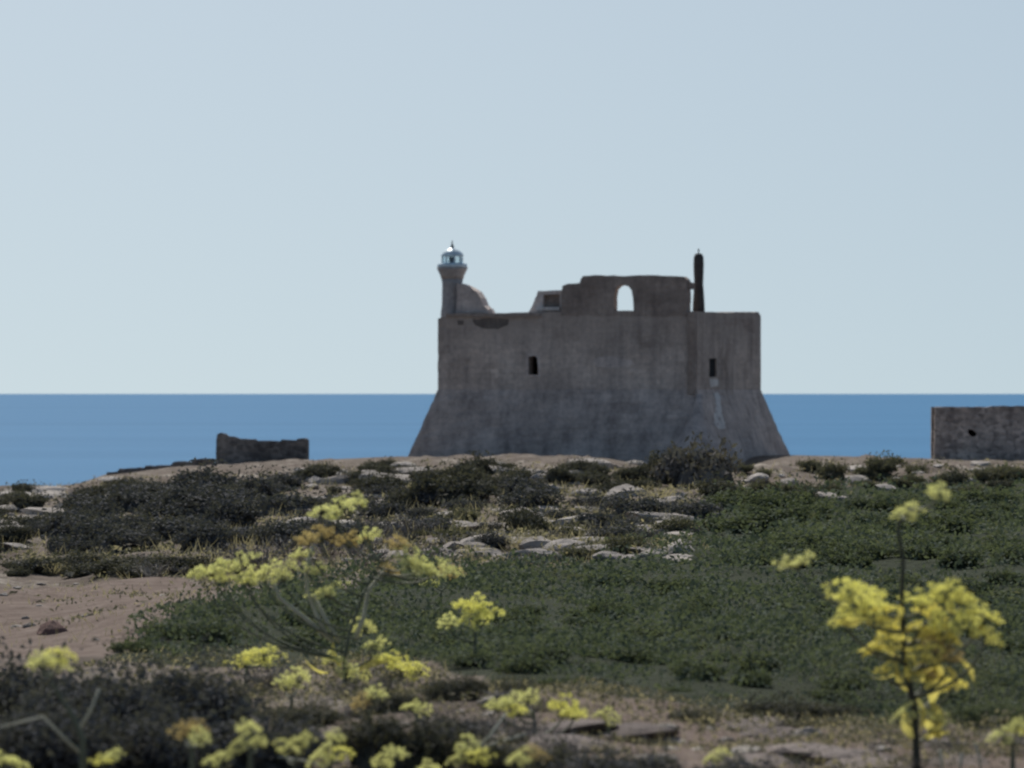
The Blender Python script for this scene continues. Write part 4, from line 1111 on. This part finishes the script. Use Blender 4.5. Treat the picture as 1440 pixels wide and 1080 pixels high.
fennel('branching giant fennel with pale forked stems and many umbels left of centre', (486, 972),
       [(484, 930), (492, 890), (506, 850), (522, 815), (540, 785)],
       [(472, 712, 54, 'p'), (500, 706, 36, 'p'), (452, 750, 46, 't'), (432, 758, 34, 't'), (490, 760, 40, 't'), (572, 784, 48, 'p'), (604, 800, 40, 'p'), (545, 800, 30, 't'),
        (300, 798, 44, 'p'), (336, 792, 50, 'p'), (372, 800, 50, 'p'), (400, 806, 44, 'p'), (280, 806, 30, 'p'), (462, 828, 42, 'p'),
        (562, 938, 52, 'y'), (582, 940, 40, 'y'), (548, 926, 36, 'y'), (500, 950, 44, 'p'), (486, 940, 34, 'p'), (512, 880, 36, 'p'), (425, 778, 34, 'p'), (520, 752, 36, 'p'), (560, 762, 34, 't'), (588, 792, 36, 'p'), (628, 796, 32, 'p'), (350, 815, 36, 'p'), (315, 812, 34, 'p'), (445, 800, 30, 'p'), (530, 905, 32, 'p'), (468, 928, 34, 'p')],
       leaves=[(480, 940, 44, 120), (505, 945, 40, 30), (462, 948, 40, 165)],
       stalks=[[(462, 900), (446, 868), (432, 832), (430, 800), (440, 770)], [(478, 905), (462, 880), (440, 838)], [(470, 905), (430, 872), (392, 842), (384, 818)], [(500, 900), (512, 868), (518, 832), (540, 806)]],
       thick=0.9, sw=0.026)
fennel('single bright yellow fennel in the middle of the green field', (668, 930),
       [(668, 905), (668, 880)], [(662, 850, 44, 'y'), (684, 858, 46, 'y'), (672, 866, 40, 'y'), (632, 874, 36, 'p')])
fennel('bright yellow fennel low at the left part of the green field', (345, 968),
       [(346, 950), (350, 935)], [(345, 928, 40, 'y'), (370, 918, 42, 'y'), (356, 920, 40, 'y')])
fennel('low yellow fennel with three heads at the lower edge of the field', (752, 1045),
       [(752, 1020), (750, 1000)], [(716, 982, 40, 'p'), (700, 992, 34, 'p'), (742, 980, 36, 'p'), (790, 995, 48, 'y'), (806, 1002, 38, 'y'), (730, 1000, 32, 'y')])
fennel('pale fennel at the bottom centre with thin cut stalks', (662, 1100),
       [(664, 1075), (664, 1058)], [(660, 1048, 40, 'p'), (672, 1062, 34, 'y'), (646, 1066, 30, 'p'), (604, 1078, 40, 'p')], stalks=[[(662, 1066), (690, 1035), (712, 1005)], [(664, 1060), (700, 1046), (740, 1034)]])
fennel('pale yellow fennel at the bottom edge left of centre', (464, 1100),
       [(464, 1078), (464, 1068)], [(458, 1060, 40, 'p'), (482, 1056, 32, 'y'), (470, 1034, 34, 'p')], stalks=[[(462, 1082), (430, 1072), (390, 1066)]])
fennel('tan and yellow fennel head in front of the dark bush at lower left', (270, 1128),
       [(270, 1070), (270, 1045)], [(262, 1030, 36, 't'), (282, 1034, 34, 'p'), (270, 1024, 34, 't')])
fennel('faded whitish fennel head beside the tan one at lower left', (352, 1128),
       [(352, 1070), (352, 1048)], [(350, 1024, 38, 'p'), (344, 1040, 34, 'p'), (362, 1042, 30, 'p')])
fennel('pale yellow fennel on a bent grey stalk at the far lower left', (116, 1128),
       [(116, 1040), (100, 1005), (78, 972), (66, 950)], [(60, 928, 44, 'p'), (84, 918, 40, 'y'), (72, 930, 40, 'p')], stalks=[[(110, 1030), (128, 1000), (140, 970)], [(112, 1060), (60, 1010), (0, 1025)]])
fennel('pale fennel head cut by the right picture edge near the bottom', (1424, 1092),
       [(1424, 1064), (1424, 1044)], [(1412, 1030, 40, 'p'), (1436, 1026, 40, 'y'), (1430, 1016, 26, 'p')],
       stalks=[[(1380, 1092), (1376, 1062), (1370, 1046)], [(1350, 1092), (1352, 1060)], [(1326, 1092), (1322, 1056)]])
fennel('whitish fennel head in the bottom left corner', (8, 1125),
       [(8, 1100), (8, 1085)], [(6, 1068, 40, 'p'), (22, 1072, 30, 'p')])

for lab, b_, hd in [
    ('small pale fennel right of the dark tufts, left of the forked fennel foot', (410, 1000), [(402, 962, 34, 'p'), (420, 950, 38, 'p')]),
    ('small tan fennel just right of the forked fennel foot', (520, 1020), [(510, 985, 34, 't'), (528, 976, 36, 'p')]),
    ('tiny pale fennel below the brightest umbels', (585, 1030), [(580, 992, 30, 'p'), (596, 1000, 28, 'p')]),
    ('pale fennel sprig in the dark bush, second from the left corner', (150, 1126), [(146, 1070, 30, 'y'), (160, 1060, 26, 'p')]),
    ('tiny pale fennel on the bare rock right of the low yellow one', (856, 1040), [(850, 1002, 26, 'p'), (864, 1010, 24, 'p')]),
    ('pale fennel at the bottom edge just left of centre', (545, 1110), [(536, 1070, 36, 'p'), (556, 1060, 34, 'p')]),
    ('pale dry fennel sprig on the slope above the forked fennel', (620, 850), [(612, 815, 30, 'p'), (632, 808, 34, 't')])]:
    fennel(lab, b_, [(b_[0], b_[1] - 14), ((hd[0][0] + hd[1][0]) / 2, hd[0][1] + 16)], hd, thick=0.8)

for lab, b_, hd in [
    ('pale fennel at the bottom edge between the tan head and the faded one', (310, 1130), [(304, 1066, 30, 'p'), (320, 1058, 28, 'p')]),
    ('pale fennel at the bottom edge right of the dark lower left bushes', (412, 1128), [(404, 1050, 36, 'p'), (424, 1040, 34, 'p')]),
    ('straw coloured fennel at the bottom edge under the low yellow one', (742, 1128), [(732, 1066, 36, 'p'), (752, 1056, 32, 't')]),
    ('pale fennel tuft on the bare rock at lower right centre', (1010, 1110), [(1004, 1066, 28, 'p'), (1018, 1060, 26, 'p')])]:
    fennel(lab, b_, [(b_[0], b_[1] - 20), ((hd[0][0] + hd[1][0]) / 2, hd[0][1] + 16)], hd, thick=0.8)
